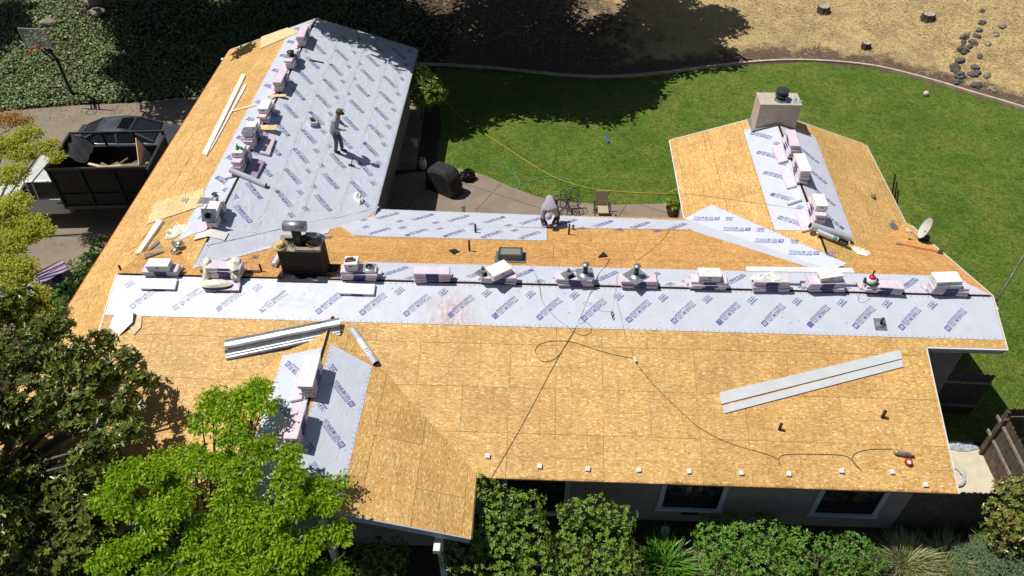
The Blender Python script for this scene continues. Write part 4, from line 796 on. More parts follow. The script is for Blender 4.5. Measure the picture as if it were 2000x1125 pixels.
# stucco chimney of the right wing
x0, yv = RR.uv(1516, 240)[0], 0
p = Vector((10.12, 9.55, -1.1)); hh = 1.47; o = thing('stucco_chimney', 'beige stucco chimney with a round black cap', 'chimney', Matrix.Translation(p))
MB().box((0, 0, hh / 2), (1.45, .80, hh)).build('chimney_body', MT['stucco'], o, I4); MB().box((0, 0, hh + .008), (1.49, .84, .016)).build('cap_edge', MT['stucco'], o, I4)
MB().lathe([(.20, hh + .016), (.19, hh + .05), (.14, hh + .06), (.14, hh + .18), (.23, hh + .18), (.23, hh + .24), (.17, hh + .25), (.17, hh + .36), (.235, hh + .37), (.235, hh + .40), (.0, hh + .43)], 22, cap=False).build('flue_cap', MT['steel_dark'], o, T(.05, -.05, 0)); MB().lathe([(.25, hh + .016), (.22, hh + .08), (.15, hh + .1)], 20, cap=False).build('flue_collar', MT['galv'], o, T(.05, -.08, 0))
b = MB(); b.bar((-.74, -.44, .46), (.0, -.44, .70), .10, .008).bar((.0, -.44, .70), (.74, -.44, .46), .10, .008).bar((-.79, -.5, .43), (-.79, .38, .43), .14, .008); b.build('flashing', MT['galv_dull'], o, I4)
worn('rag_grey', (.45, .50, .53), .8, 0, 8, .3); b = crumple(MB(), (0, 0, 0), .24, .10, seed=61, ex=(1.3, .7)); tag(b.build('work_rag', MT['rag_grey'], None, T(p.x + .50, p.y - .14, p.z + hh + .02)), 'pale grey rag on top of the stucco chimney', 'rag')
# satellite dish
p = MBK.px(1803, 470, .0); o = thing('satellite_dish', 'grey satellite dish on a short mast at the right eave', 'satellite dish', Matrix.Translation(p))
MB().tube([(0, 0, -.05), (0, 0, .20), (-.06, .02, .38)], .03, 8).build('mast', MT['steel_dark'], o, I4); MB().box((0, 0, .02), (.30, .26, .02)).box((.06, 0, .1), (.16, .16, .16)).build('foot', MT['steel_dark'], o, I4)
dd = Vector((-.92, .20, .27)).normalized(); Md = frame(Vector((-.02, .02, .46)), Vector((0, 0, 1)), dd) ; prf = [(.0, .0)] + [(.36 * k / 7, .09 * (k / 7) ** 2) for k in range(1, 8)] + [(.37, .095), (.36, .08)] + [(.36 * k / 7, .09 * (k / 7) ** 2 - .012) for k in range(6, -1, -1)]
worn('dish_grey', (.55, .56, .57), .45, 0, 4, .05); MB().lathe(prf, 28, cap=False, M=Matrix.Diagonal((1, .85, 1, 1))).build('reflector', MT['dish_grey'], o, Md, True)
tip = Md @ Vector((-.30, 0, .48)); MB().tube([Md @ Vector((-.40, 0, .06)), tip], .014, 6).build('feed_arm', MT['galv_dull'], o, I4); MB().tube([tip, tip - dd * .10], .04, 10).box((0, 0, 0), (.16, .05, .05), M=frame(tip, (0, 1, 0), dd)).build('receiver', MT['white_paint'], o, I4)
# aerial mast at the right gable
p = Vector((14.16, -.12, -.35)); o = thing('aerial_mast', 'thin grey metal mast clamped to the right gable peak', 'mast', Matrix.Translation(p)); MB().tube([(0, 0, -.6), (0, 0, 4.2)], .026, 8).build('pole', MT['galv_dull'], o, I4, True); MB().lathe([(.04, 1.2), (.04, 1.3)], 10).build('sleeve', MT['galv'], o, I4); MB().bar((-.1, 0, .1), (.03, 0, .1), .05, .05).bar((-.1, 0, -.2), (.03, 0, -.2), .05, .05).build('bracket', MT['white_paint'], o, I4)
p = at(1752, 400, GZ); b0 = Vector((14.2, 6.3, GZ))
for k in range(3):
    a = RR.px(1740 + 4 * k, 395, 0); q_ = Vector((14.12, a.y + .3 + .25 * k, -1.55)); o = tag(MB().tube([(14.75, q_.y - .2 + .1 * k, GZ), (14.03, q_.y, -1.35 + .12 * k)], .03, 7).build('pole', MT['rust_pipe'], None, None), ('rusty pole leaning on the right eave, nearest', 'rusty pole leaning on the right eave, middle one', 'rusty pole leaning on the right eave, farthest')[k], 'pole')
# cords and hoses on the roof
def cord(name, pts, r, m, label, sl=None, cat='cord', lift=.012, n=5):
    P_ = []
    for q_ in pts:
        if isinstance(q_, Vector): P_.append(q_)
        elif len(q_) == 3: P_.append(q_[0].px(q_[1], q_[2], lift))
        else: P_.append(sl.px(q_[0], q_[1], lift) if sl else at(q_[0], q_[1], GZ + .03 + lift))
    out = []
    for i in range(len(P_) - 1):
        p0, p1, p2, p3 = P_[max(i - 1, 0)], P_[i], P_[i + 1], P_[min(i + 2, len(P_) - 1)]
        for k in range(n):
            t_ = k / n; out.append(.5 * (2 * p1 + (p2 - p0) * t_ + (2 * p0 - 5 * p1 + 4 * p2 - p3) * t_ * t_ + (3 * p1 - p0 - 3 * p2 + p3) * t_ ** 3))
    out.append(P_[-1]); return tag(MB().tube(out, r * .8, 5).build(name, MT[m], None, None, True), label, cat)
cord('extension_cord', [(MBK, 1191, 505), (MBK, 1183, 520), (MBK, 1170, 535), Vector((ridge_x(1160), .0, .06)), (MF, 1150, 580), (MF, 1128, 633), (MF, 1085, 708), (MF, 1020, 830), (MF, 957, 938)], .009, 'cord_dark', 'dark cord running from the ridge straight down the front slope')
cord('extension_cord', [(MF, 1128, 634), (MF, 1108, 670), (MF, 1085, 700), (MF, 1060, 706), (MF, 1046, 690), (MF, 1052, 674), (MF, 1080, 666), (MF, 1120, 669), (MF, 1160, 682), (MF, 1200, 693), (MF, 1238, 700)], .008, 'cord_dark', 'dark looped cord on the front slope ending at a white plug')
cord('extension_cord', [(MF, 1241, 708), (MF, 1275, 750), (MF, 1320, 795), (MF, 1370, 838), (MF, 1430, 868), (MF, 1490, 885), (MF, 1518, 897), (MF, 1523, 910), (MF, 1521, 898), (MF, 1530, 889), (MF, 1570, 887), (MF, 1640, 889), (MF, 1662, 897), (MF, 1678, 915), (MF, 1682, 920), (MF, 1664, 900), (MF, 1672, 885), (MF, 1700, 878), (MF, 1742, 877)], .010, 'cord_dark', 'dark air hose from the white plug to the silver nail gun')
cord('extension_cord', [(MBK, 1037, 520), (MBK, 1045, 535), Vector((ridge_x(1052), 0, .05)), (MF, 1060, 590), (MF, 1085, 620), (MF, 1110, 640), (MF, 1135, 655), (MF, 1152, 650), (MF, 1154, 638), (MF, 1144, 630), (MF, 1130, 634)], .007, 'cord_dark', 'thin dark cord curving over the ridge sheet into a loop')
cord('extension_cord', [(MBK, 1205, 538), Vector((ridge_x(1203), 0, .06)), (MF, 1200, 580), (MF, 1196, 610)], .006, 'cord_orange', 'short brown cord hanging below the diamond-set flashing')
cord('extension_cord', [(MF, 1196, 608), (MF, 1180, 609), (MF, 1163, 603), (MF, 1155, 594), (MF, 1142, 590), (MF, 1140, 595), (MF, 1150, 598), (MF, 1155, 592)], .006, 'cord_dark', 'short curled cord beside the metal clip on the ridge sheet')
cord('extension_cord', [(MF, 1205, 590), (MF, 1211, 610), (MF, 1216, 632), (MF, 1222, 660), (MF, 1232, 680), (MF, 1237, 698)], .006, 'cord_dark', 'thin cord dropping from the ridge sheet to the white plug')
cord('air_hose', [(MBK, 1118, 475), (MBK, 1140, 505), (MBK, 1170, 525), (MBK, 1188, 540)], .007, 'cord_orange', 'thin orange cord on the back slope beside the crouching worker', None, 'hose')
cord('air_hose', [(MBK, 1240, 512), (MBK, 1270, 490), (MBK, 1297, 465), (MBK, 1312, 440)], .007, 'cord_orange', 'thin orange cord on the back slope leading to the right valley', None, 'hose')
cord('power_lead', [(MF, 1700, 583), (MF, 1685, 592), (MF, 1676, 586), (MF, 1680, 575), (MF, 1695, 572), (MF, 1720, 578), (MF, 1745, 574)], .008, 'black_plastic', 'black looped lead below the red and white nail gun')
o = thing('cord_plug', 'white cord connector on the front slope', 'plug', MF.at(1240, 703, .01, -1.2)); MB().rbox((0, 0, .03), (.16, .07, .06), .015).build('plug_body', MT['white_paint'], o, I4); MB().box((.09, 0, .03), (.03, .04, .03)).build('prong', MT['cord_dark'], o, I4)
o = thing('rope_clip', 'metal rope clip with black loop on the ridge sheet', 'clip', MF.at(1196, 615, .014, -1.4)); MB().tube([(.05 * math.cos(a * .7) - .02, .04 * math.sin(a * .7), .02) for a in range(10)], .012, 6).build('ring', MT['wood_brown'], o, I4); MB().tube([(.03, 0, .02), (.10, .03, .015), (.17, 0, .015), (.10, -.03, .015), (.03, 0, .02)], .010, 6).build('loop', MT['black_plastic'], o, I4)
# torn gouges and rust streaks in the sheathing
def mark(sl, p, w, wid, m, nm):
    a, c_ = sl.uv(*p), sl.uv(*w); d = Vector(c_) - Vector(a); b = MB(); k = max(3, int(d.length / .12)); s_ = Vector((-d.y, d.x)).normalized(); o_ = []
    for i in range(k + 1): q_ = Vector(a) + d * (i / k); h_ = wid * (.25 + R.random()) * math.sin(3.1416 * (i + .4) / (k + .8)); o_.append((q_ + s_ * h_, q_ - s_ * h_))
    b.prism([(q_.x - a[0], q_.y - a[1]) for q_, _ in o_] + [(q_.x - a[0], q_.y - a[1]) for _, q_ in reversed(o_)], .0015, .0035) if False else b.add([(q_.x - a[0], q_.y - a[1], .0035) for pr_ in o_ for q_ in pr_], [(2 * i, 2 * i + 1, 2 * i + 3, 2 * i + 2) for i in range(k)])
    hpart(nm, b, m, sl.M(a[0], a[1]))
for p, w in (((371, 307), (361, 327)), ((355, 330), (347, 350)), ((345, 352), (338, 362)), ((333, 366), (328, 372)), ((293, 448), (270, 478)), ((268, 480), (248, 492)), ((262, 490), (256, 498))): mark(LL, p, w, .022, 'wood_brown', 'torn_gouge')
for p, w in (((1372, 254), (1381, 300)), ((1441, 244), (1452, 306))): mark(RL, p, w, .020, 'rust_streak', 'rust_streak')
mark(MF, (735, 722), (925, 928), .016, 'wood_brown', 'valley_joint')
# ---------------- vehicles
worn('truck_black', (.014, .014, .014), .55, 0, 3, .4); plain('tyre', (.015, .015, .015), .8); worn('car_grey', (.10, .11, .13), .25, .35, 3, .08); worn('truck_white', (.56, .57, .56), .3, 0, 4, .04); plain('chrome', (.6, .6, .6), .15, 1.)
MT['car_grey'].node_tree.nodes['Principled BSDF'].inputs['Coat Weight'].default_value = .6
def wheel(par, x, y, r, w):
    o = MB().lathe([(r * .62, -w / 2), (r * .95, -w / 2), (r, -w / 2 + .03), (r, w / 2 - .03), (r * .95, w / 2), (r * .62, w / 2)], 24, cap=False).build('wheel', MT['tyre'], par, Matrix.Translation((x, y, r)) @ Matrix.Rotation(math.pi / 2, 4, 'X'), True)
    MB().lathe([(r * .62, -w / 2 + .02), (r * .62, w / 2 - .02)], 20).build('rim', MT['galv_dull'], o, I4); return o
tr = thing('dump_truck', 'white cab truck with tall black dump bed full of wood debris', 'truck', T(-14.9, 8.45, GZ + .03, .075))
L, Wd, z0, z1 = 3.60, 2.40, 1.05, 2.80; t = .05
MB().box((0, 0, z0), (L, Wd, .10)).build('bed_floor', MT['truck_black'], tr, I4)
for nm, c_, s_ in (('bed_side', (0, -Wd / 2 + t / 2, (z0 + z1) / 2), (L, t, z1 - z0)), ('bed_side', (0, Wd / 2 - t / 2, (z0 + z1) / 2 - .3), (L, t, z1 - z0 - .6)), ('bed_front', (-L / 2 + t / 2, 0, (z0 + z1) / 2), (t, Wd - 2 * t, z1 - z0)), ('tailgate', (L / 2 - t / 2, 0, (z0 + z1) / 2 - .1), (t, Wd - 2 * t, z1 - z0 - .2))):
    MB().box(c_, s_).build(nm, MT['truck_black'], tr, I4)
for y in (-Wd / 2, Wd / 2):
    MB().box((0, y, z1 + .03), (L + .06, .08, .07)).build('top_rail', MT['steel_dark'], tr, I4)
    for x in (-L / 2 + .06, -L / 6, L / 6, L / 2 - .06): MB().box((x, y * 1.025, (z0 + z1) / 2), (.09, .05, z1 - z0)).build('stake', MT['truck_black'], tr, I4)
    MB().box((0, y * 1.02, z0 + .62), (L, .04, .08)).build('side_rib', MT['truck_black'], tr, I4); MB().box((0, y * 1.02, z0 + .02), (L, .06, .14)).build('bottom_rail', MT['steel_dark'], tr, I4)
MB().box((-L / 2, 0, z1 + .03), (.08, Wd, .07)).build('top_rail', MT['steel_dark'], tr, I4); MB().box((L / 2, 0, z1 - .15), (.08, Wd, .07)).build('top_rail', MT['steel_dark'], tr, I4)
b = MB()
for k in range(9): b.box((-L / 2 + .3 + .0 * k, -Wd / 2 + .3 + .22 * k, z1 + .02 - .10 * math.sin(k * .39)), (.62, .24, .03), M=None)
b = MB(); vs = []
for j in range(9):
    for i in range(6): x = -L / 2 + .02 + .16 * i; y = Wd / 2 - .02 - .28 * j * .55; vs.append((x, y, z1 + .08 - .05 * i * (1 - j / 14) - .26 * max(0, i - 2) * .28 - .12 * abs(math.sin(i * 2.2 + j)) - .03 * j))
b.add(vs, [(j * 6 + i, j * 6 + i + 1, (j + 1) * 6 + i + 1, (j + 1) * 6 + i) for j in range(8) for i in range(5)]); b.build('tarp', MT['black_cloth'], tr, I4, True)
MB().box((-.5, 0, .78), (5.6, .9, .22)).build('chassis', MT['truck_black'], tr, I4)
def loft(secs, m=0, close=True):
    n = len(secs[0]); b = MB(); b.v = [tuple(p) for s_ in secs for p in s_]; b.f = [(i * n + k, i * n + (k + 1) % n, (i + 1) * n + (k + 1) % n, (i + 1) * n + k) for i in range(len(secs) - 1) for k in range(n)]
    if close: b.f += [tuple(range(n - 1, -1, -1)), tuple(range((len(secs) - 1) * n, len(secs) * n))]
    b.m = [m] * len(b.f); return b
def sec(x, w, zb, zm, zt, wt, r=.08):
    return [(x, -w + r, zb), (x, w - r, zb), (x, w, zb + r), (x, w, zm), (x, wt, zt - r * .5), (x, wt - r, zt), (x, -wt + r, zt), (x, -wt, zt - r * .5), (x, -w, zm), (x, -w, zb + r)]
cb = -1.85
loft([sec(cb, 1.0, .55, 1.28, 1.34, .99), sec(cb - 1.75, 1.0, .55, 1.26, 1.32, .99), sec(cb - 2.0, .98, .55, 1.2, 1.28, .9), sec(cb - 2.9, .95, .58, 1.10, 1.18, .85), sec(cb - 3.05, .9, .62, .98, 1.02, .8)]).build('cab_body', MT['truck_white'], tr, I4)
loft([sec(cb - .02, .97, 1.30, 1.40, 2.02, .86), sec(cb - 1.15, .97, 1.30, 1.40, 2.04, .86), sec(cb - 1.78, .95, 1.30, 1.33, 1.36, .93)]).build('cab_glass', MT['glass'], tr, I4)
loft([sec(cb, .88, 2.0, 2.03, 2.08, .84, .03), sec(cb - 1.22, .88, 2.01, 2.04, 2.09, .82, .03)]).build('cab_roof', MT['truck_white'], tr, I4)
for s_ in (-1, 1):
    for x0, x1 in ((cb - .02, cb - .02), (cb - .92, cb - .92), (cb - 1.16, cb - 1.80)): MB().bar((x0, s_ * .955, 1.32), (x1 + (.0 if x0 == x1 else .62), s_ * .865, 2.04) if x0 == x1 else (x0, s_ * .865, 2.04), .10, .05).build('cab_pillar', MT['truck_white'], tr, I4)
    MB().bar((cb - 1.80, s_ * .93, 1.33), (cb - 1.18, s_ * .86, 2.05), .08, .05).build('windscreen_pillar', MT['truck_white'], tr, I4)
    MB().box((cb - .2, s_ * 1.0, 1.12), (.20, .03, .05)).build('door_handle', MT['black_plastic'], tr, I4); MB().box((cb - 1.55, s_ * 1.18, 1.5), (.10, .22, .30)).build('wing_mirror', MT['black_plastic'], tr, I4); MB().box((cb - .9, s_ * 1.0, .95), (1.5, .02, .7)).build('door', MT['truck_white'], tr, I4)
    for x in (.9,): wheel(tr, x, s_ * .85, .42, .40)
    wheel(tr, cb - 2.2, s_ * .88, .40, .26)
MB().box((cb - 3.08, 0, .62), (.12, 1.9, .24)).build('bumper', MT['chrome'], tr, I4)
dtw = random.Random(5)
for k in range(22):
    x, y = dtw.uniform(-.1, 1.3), dtw.uniform(-1.0, -.2); m_ = MATS[tr.name] @ T(x, y, z0 + (1.3 if y < -.45 else .9) + dtw.uniform(.0, .3), dtw.uniform(-.5, .9)) @ Matrix.Rotation(dtw.uniform(-.25, .25), 4, 'Y')
    o = MB().box((0, 0, 0), (dtw.uniform(.5, 1.6), dtw.uniform(.08, .2), .025)).build('scrap_board', MT[dtw.choice(('plank_pale', 'wood_grey', 'wood_brown', 'osb_pale'))], None, m_); tag(o, 'scrap board in the heap of debris in the black truck bed', 'board', 'scrap boards in the truck bed')
b = crumple(MB(), (0, 0, 0), 1.1, .5, seed=70, ex=(1.2, .8)); worn('debris', (.20, .15, .11), .9, 0, 4, .6); tag(b.build('debris_heap', MT['debris'], None, MATS[tr.name] @ T(.8, -.1, z0 + .1)), kind='stuff')
b = MB().box((0, 0, 0), (.02, 1.35, 1.0)); tag(b.build('plywood_sheet', MT['plank_pale'], None, MATS[tr.name] @ T(1.35, -.1, z1 - .35, .3) @ Matrix.Rotation(.25, 4, 'X') @ Matrix.Rotation(-.25, 4, 'Y')), 'tan plywood sheet standing upright at the rear of the truck bed', 'plywood')
# saloon behind the truck
car = thing('parked_car', 'dark grey saloon car with sunroof behind the black truck', 'car', T(-16.3, 12.45, GZ + .03, .085))
loft([sec(-2.35, .72, .45, .72, .86, .66), sec(-2.2, .86, .30, .80, 1.0, .78), sec(-1.4, .91, .24, .84, 1.0, .84), sec(-.3, .92, .22, .84, .98, .86), sec(.9, .92, .22, .82, .95, .86), sec(1.7, .90, .24, .76, .86, .80), sec(2.25, .82, .30, .62, .70, .68), sec(2.4, .65, .42, .55, .60, .55)]).build('car_body', MT['car_grey'], car, I4, True)
loft([sec(-1.95, .74, .96, .98, 1.02, .62, .03), sec(-1.05, .80, .95, 1.0, 1.38, .58, .05), sec(-.2, .82, .95, 1.0, 1.43, .60, .05), sec(.35, .82, .95, 1.0, 1.38, .59, .05), sec(1.25, .78, .93, .95, .97, .66, .03)]).build('car_glass', MT['glass'], car, I4)
loft([sec(-1.12, .60, 1.36, 1.375, 1.39, .54, .02), sec(-.7, .63, 1.39, 1.415, 1.43, .57, .02), sec(-.1, .64, 1.40, 1.43, 1.45, .58, .02), sec(.38, .61, 1.36, 1.385, 1.40, .56, .02)]).build('car_roof', MT['car_grey'], car, I4, True)
plain('sunroof', (.008, .008, .009), .08); MB().box((.02, 0, 1.452), (.46, .84, .012)).build('sunroof', MT['sunroof'], car, I4)
for s_ in (-1, 1):
    for a_, c_ in (((-1.95, .70, 1.0), (-1.10, .56, 1.38)), ((-.25, .80, .98), (-.22, .60, 1.41)), ((1.25, .74, .96), (.40, .58, 1.38))): MB().bar((a_[0], s_ * a_[1], a_[2]), (c_[0], s_ * c_[1], c_[2]), .09, .05).build('pillar', MT['car_grey'], car, I4)
    MB().rbox((.85, s_ * 1.0, .98), (.14, .20, .13), .03).build('wing_mirror', MT['car_grey'], car, I4); MB().box((-.6, s_ * .925, .82), (.18, .02, .03)).build('door_handle', MT['chrome'], car, I4); MB().rbox((2.2, s_ * .62, .62), (.22, .26, .10), .02).build('headlight', MT['galv'], car, I4); MB().rbox((-2.28, s_ * .62, .80), (.10, .26, .10), .02).build('tail_light', MT['red_paint'], car, I4)
    for x in (-1.45, 1.45): wheel(car, x, s_ * .80, .33, .22)
# ---------------- basketball hoop
base = at(145, 192, GZ); o = thing('basketball_hoop', 'basketball hoop with clear backboard and orange rim on black pole', 'basketball hoop', T(base.x, base.y, GZ, -.08))
MB().tube([(0, 0, 0), (0, 0, 2.0), (0, -.25, 2.75)], .07, 8).build('pole', MT['black_plastic'], o, I4); b = MB()
for s_ in (-.12, .12): b.bar((s_, -.15, 2.55), (s_, -.66, 3.30), .05).bar((s_, .0, 2.0), (s_, -.64, 2.95), .05)
b.build('support_arms', MT['black_plastic'], o, I4); g = NT('clear_board'); g.out((.55, .6, .58), .15); g.b.inputs['Alpha'].default_value = .22
MB().box((0, -.70, 3.45), (1.22, .02, .84)).build('backboard', MT['clear_board'], o, I4); b = MB()
for c_, s_ in (((0, -.70, 3.02), (1.28, .045, .05)), ((0, -.70, 3.88), (1.28, .045, .05)), ((-.62, -.70, 3.45), (.05, .045, .82)), ((.62, -.70, 3.45), (.05, .045, .82))): b.box(c_, s_)
b.build('backboard_frame', MT['galv_dull'], o, I4)
for x in (-.2, .2): MB().box((x, -.66, 3.45), (.03, .03, .84)).build('strut', MT['galv_dull'], o, I4)
MB().tube([(.23 * math.cos(k * .2618), -.97 + .23 * math.sin(k * .2618), 3.05) for k in range(25)], .018, 6, cap=False).box((0, -.72, 3.05), (.16, .06, .10)).build('rim', MT['orange_red'], o, I4); MB().box((0, -.06, .03), (.5, .7, .06)).build('base', MT['black_plastic'], o, I4)
# ---------------- stumps, rocks, things on the lawn
worn('stump_top', (.40, .34, .25), .85, 0, 9, .25); worn('bark', (.075, .058, .042), .95, 0, 8, .4, .8, 20); worn('rock', (.115, .10, .092), .9, 0, 5, .35, .7, 20); worn('rock_pale', (.28, .24, .20), .9, 0, 5, .3, .7, 20)
for px, py, r, h, lab in ((1607, 22, .30, .30, 'broad sawn tree stump at the upper edge, left of two'), (1811, 37, .31, .30, 'broad sawn tree stump in the dry grass, right of two'), (1690, 93, .21, .28, 'small dark tree stump just above the lawn kerb')):
    p = atg(px, py); o = thing('tree_stump', lab, 'stump', Matrix.Translation(p)); vs = [(r * (1.35 if j == 0 else 1.08 if j == 1 else 1) * (1 + .07 * math.sin(3 * k) + .05 * math.cos(5 * k)) * math.cos(k * .393), r * (1.35 if j == 0 else 1.08 if j == 1 else 1) * (1 + .07 * math.sin(3 * k)) * math.sin(k * .393), (-.15, .12, h)[j]) for j in range(3) for k in range(16)]
    MB().add(vs, [(j * 16 + k, j * 16 + (k + 1) % 16, (j + 1) * 16 + (k + 1) % 16, (j + 1) * 16 + k) for j in range(2) for k in range(16)]).build('bark', MT['bark'], o, I4); MB().add([(v[0] * .99, v[1] * .99, h - .004 + .02 * math.sin(i)) for i, v in enumerate(vs[32:])], [tuple(range(16))]).build('sawn_top', MT['stump_top'], o, I4)
RK = [(1918,45,.24),(1912,60,.20),(1908,72,.22),(1900,85,.26),(1893,93,.2),(1884,74,.28),(1882,84,.2),(1890,66,.16),(1880,98,.34),(1882,104,.22),(1874,120,.30),(1864,134,.34),(1861,138,.22),(1872,148,.36),(1880,151,.20),(1869,160,.24),(1867,163,.18),(1905,133,.26),(1900,147,.28),(1908,143,.22),(1927,149,.24),(1906,168,.30),(1929,86,.22),(1956,51,.26),(1944,65,.18),(1913,111,.20),(1935,172,.18),(1946,70,.16),(1918,22,.18),(1940,178,.14)]
NTH = 'first second third fourth fifth sixth seventh eighth ninth tenth eleventh twelfth thirteenth fourteenth fifteenth sixteenth seventeenth eighteenth nineteenth twentieth twenty-first twenty-second twenty-third'.split()
for k, (px, py, r) in enumerate(RK):
    r *= .8; p = atg(px, py); b = MB().blob((0, 0, 0), r, 0, 2, .55, 1.3, (1.15, .9, .62)); o = b.build('garden_rock', MT['rock' if r > .13 and px < 1925 else 'rock_pale'], None, Matrix.Translation(p + Vector((0, 0, r * .22))) @ Matrix.Rotation(R.uniform(0, 6), 4, 'Z'))
    row = sorted(q_[1] * 10000 + q_[0] for q_ in RK if (q_[0] < 1915) == (px < 1915)); n_ = row.index(py * 10000 + px)
    tag(o, f'dark rock of the tumbled row, {NTH[n_]} from its upper end' if px < 1915 else f'pale rock in the dry grass right of the row, {NTH[n_]} from the top', 'rock', 'dark rocks of the tumbled row' if px < 1915 else 'pale rocks in the dry grass')
for k, (px, py, r, lab) in enumerate(((184, 10, .42, 'large brown boulder at the top of the ivy bank'), (191, 28, .36, 'flat brown boulder in the ivy bank, lower of two'), (95, 50, .4, 'grey boulder behind the basketball backboard'))):
    p = atg(px, py); tag(MB().blob((0, 0, 0), r, 0, 2, .4, 1.2, (1.2, .9, .6)).build('boulder', MT['rock_pale'], None, Matrix.Translation(p + Vector((0, 0, .15)))), lab, 'boulder')
plain('ball_pink', (.72, .50, .58), .5); o = thing('play_ball', 'pink and white ball on the lawn', 'ball', Matrix.Translation(at(1807, 187) + Vector((0, 0, .125)))); MB().blob((0, 0, 0), .125, 0, 3, 0).build('ball_body', MT['ball_pink'], o, I4, True); MB().lathe([(.127, -.03), (.129, 0), (.127, .03)], 20, cap=False).build('ball_stripe', MT['white_paint'], o, Matrix.Rotation(.9, 4, 'X'))
p, w = at(1183, 268), at(1190, 284); o = thing('toy_bat', 'blue plastic toy bat lying on the lawn', 'toy', frame(p + Vector((0, 0, .07)), (0, 0, 1), w - p)); MB().lathe([(.02, 0), (.022, .10), (.05, .22), (.062, .45), (.045, .52), (.0, .53)], 12).build('bat_body', MT['blue_paint'], o, I4, True); MB().lathe([(.03, -.02), (.03, .0)], 10).build('knob', MT['blue_paint'], o, I4)
# ---------------- patio
p = at(868, 372); o = thing('covered_grill', 'barbecue grill under a faded black cover', 'grill', T(p.x, p.y, GZ + .05, -.55)); vs = []; pr_ = [(-.78, 0), (-.80, .35), (-.74, .80), (-.42, 1.12), (.42, 1.16), (.70, .86), (.80, .4), (.78, 0)]
NY = 11
for j in range(NY):
    y = -.36 + .72 * j / (NY - 1); e = 1 - .16 * abs(j / (NY - 1) * 2 - 1) ** 3
    for i in range(25):
        s_ = i / 24 * 7; k = min(6, int(s_)); f = s_ - k; x, z = pr_[k][0] + (pr_[k + 1][0] - pr_[k][0]) * f, pr_[k][1] + (pr_[k + 1][1] - pr_[k][1]) * f; w_ = .018 * math.sin(j * 2.1 + i * 1.3) + .02 * noise.noise(Vector((x * 4, y * 5, z * 3))); vs.append((x * (e if 0 < j < NY - 1 else .86) + w_, y * (1 + .05 * math.sin(i * .9)), z * (e if j in (0, NY - 1) else 1) + w_ * .5))
b = MB().add(vs, [(j * 25 + i, (j + 1) * 25 + i, (j + 1) * 25 + i + 1, j * 25 + i + 1) for j in range(NY - 1) for i in range(24)])
for j, fl_ in ((0, 1), (NY - 1, -1)): b.add([vs[j * 25 + i] for i in range(25)], [tuple(range(25))[::fl_]])
b.build('grill_cover', MT['black_cloth'], o, I4, True); MB().tube([(-.5, .3, .08), (-.5, .38, .08)], .08, 10).build('wheel', MT['tyre'], o, I4)
b = MB().blob((0, 0, .2), .28, 0, 3, .5, 2.4, (1.1, .9, .95)); crumple(b, (0, 0, .36), .2, .16, seed=81); p = at(914, 352); tag(b.build('black_sack', MT['black_plastic'], None, Matrix.Translation((p.x, p.y, GZ + .05))), 'crumpled black plastic sack beside the covered grill', 'sack')
p = at(827, 330); o = thing('propane_tank', 'white propane tank in the shade left of the grill', 'gas tank', Matrix.Translation((p.x, p.y, GZ + .05))); MB().lathe([(.12, 0), (.12, .04), (.155, .07), (.165, .15), (.165, .30), (.14, .37), (.05, .42), (.0, .43)], 20, cap=False).build('tank_body', MT['white_paint'], o, I4, True); MB().lathe([(.11, .38), (.11, .50)], 16, cap=False).build('collar', MT['white_paint'], o, I4); MB().lathe([(.03, .42), (.03, .50)], 8).build('valve', MT['chrome'], o, I4)
p = at(810, 285); o = thing('watering_can', 'pale blue watering can in the shade beside the path', 'watering can', T(p.x, p.y, GZ + .03, .3)); MB().lathe([(.13, 0), (.13, .28), (.10, .30), (.0, .30)], 14, cap=False).build('can_body', MT['roll_grey'], o, I4); MB().tube([(.12, 0, .06), (.30, 0, .34)], .022, 6).build('spout', MT['roll_grey'], o, I4); MB().tube([(-.12, 0, .1), (-.22, 0, .28), (-.06, 0, .42), (.06, 0, .32)], .014, 6).build('handle', MT['roll_grey'], o, I4)
def chair(px, py, rz, lab, m='steel_dark', r=.27):
    p = at(px, py, GZ + .05); o = thing('wire_chair', lab, 'chair', T(p.x, p.y, GZ + .05, rz)); b = MB(); ring = [(r * math.cos(k * .2618), .24 + .06 * math.sin(k * .2618), .66 + r * math.sin(k * .2618)) for k in range(25)]
    b.tube(ring, .016, 6, cap=False); 
    for k in range(-3, 4): x = k * .07; h_ = math.sqrt(max(0, r * r - x * x)); b.tube([(x, .24, .66 - h_), (x, .25, .66 + h_)], .008, 5)
    b.build('backrest', MT[m], o, I4); b = MB().tube([(.26 * math.cos(k * .2618), .25 * math.sin(k * .2618), .43) for k in range(25)], .016, 6, cap=False)
    for k in range(-3, 4): x = k * .07; h_ = math.sqrt(max(0, .06 - x * x)); b.tube([(x, -h_, .43), (x, h_, .43)], .008, 5)
    b.build('seat', MT[m], o, I4)
    for sx, sy in ((-1, -1), (1, -1), (-1, 1), (1, 1)): MB().tube([(sx * .2, sy * .2, .43), (sx * .25, sy * .26, 0)], .015, 6).build('leg', MT[m], o, I4)
    for sx in (-1, 1): MB().tube([(sx * .26, .22, .62), (sx * .32, .0, .62), (sx * .27, -.2, .43)], .013, 6).build('armrest', MT[m], o, I4)
    return o
chair(1118, 412, .1, 'round backed black wire chair on the patio edge'); chair(1096, 414, -.7, 'black wire chair half hidden behind the crouching worker')
p = at(1174, 424, GZ + .05); o = thing('sling_chair', 'tan sling patio chair with dark arms beside the lawn', 'chair', T(p.x, p.y, GZ + .05, .02)); worn('tan_sling', (.46, .36, .25), .8, 0, 5, .08)
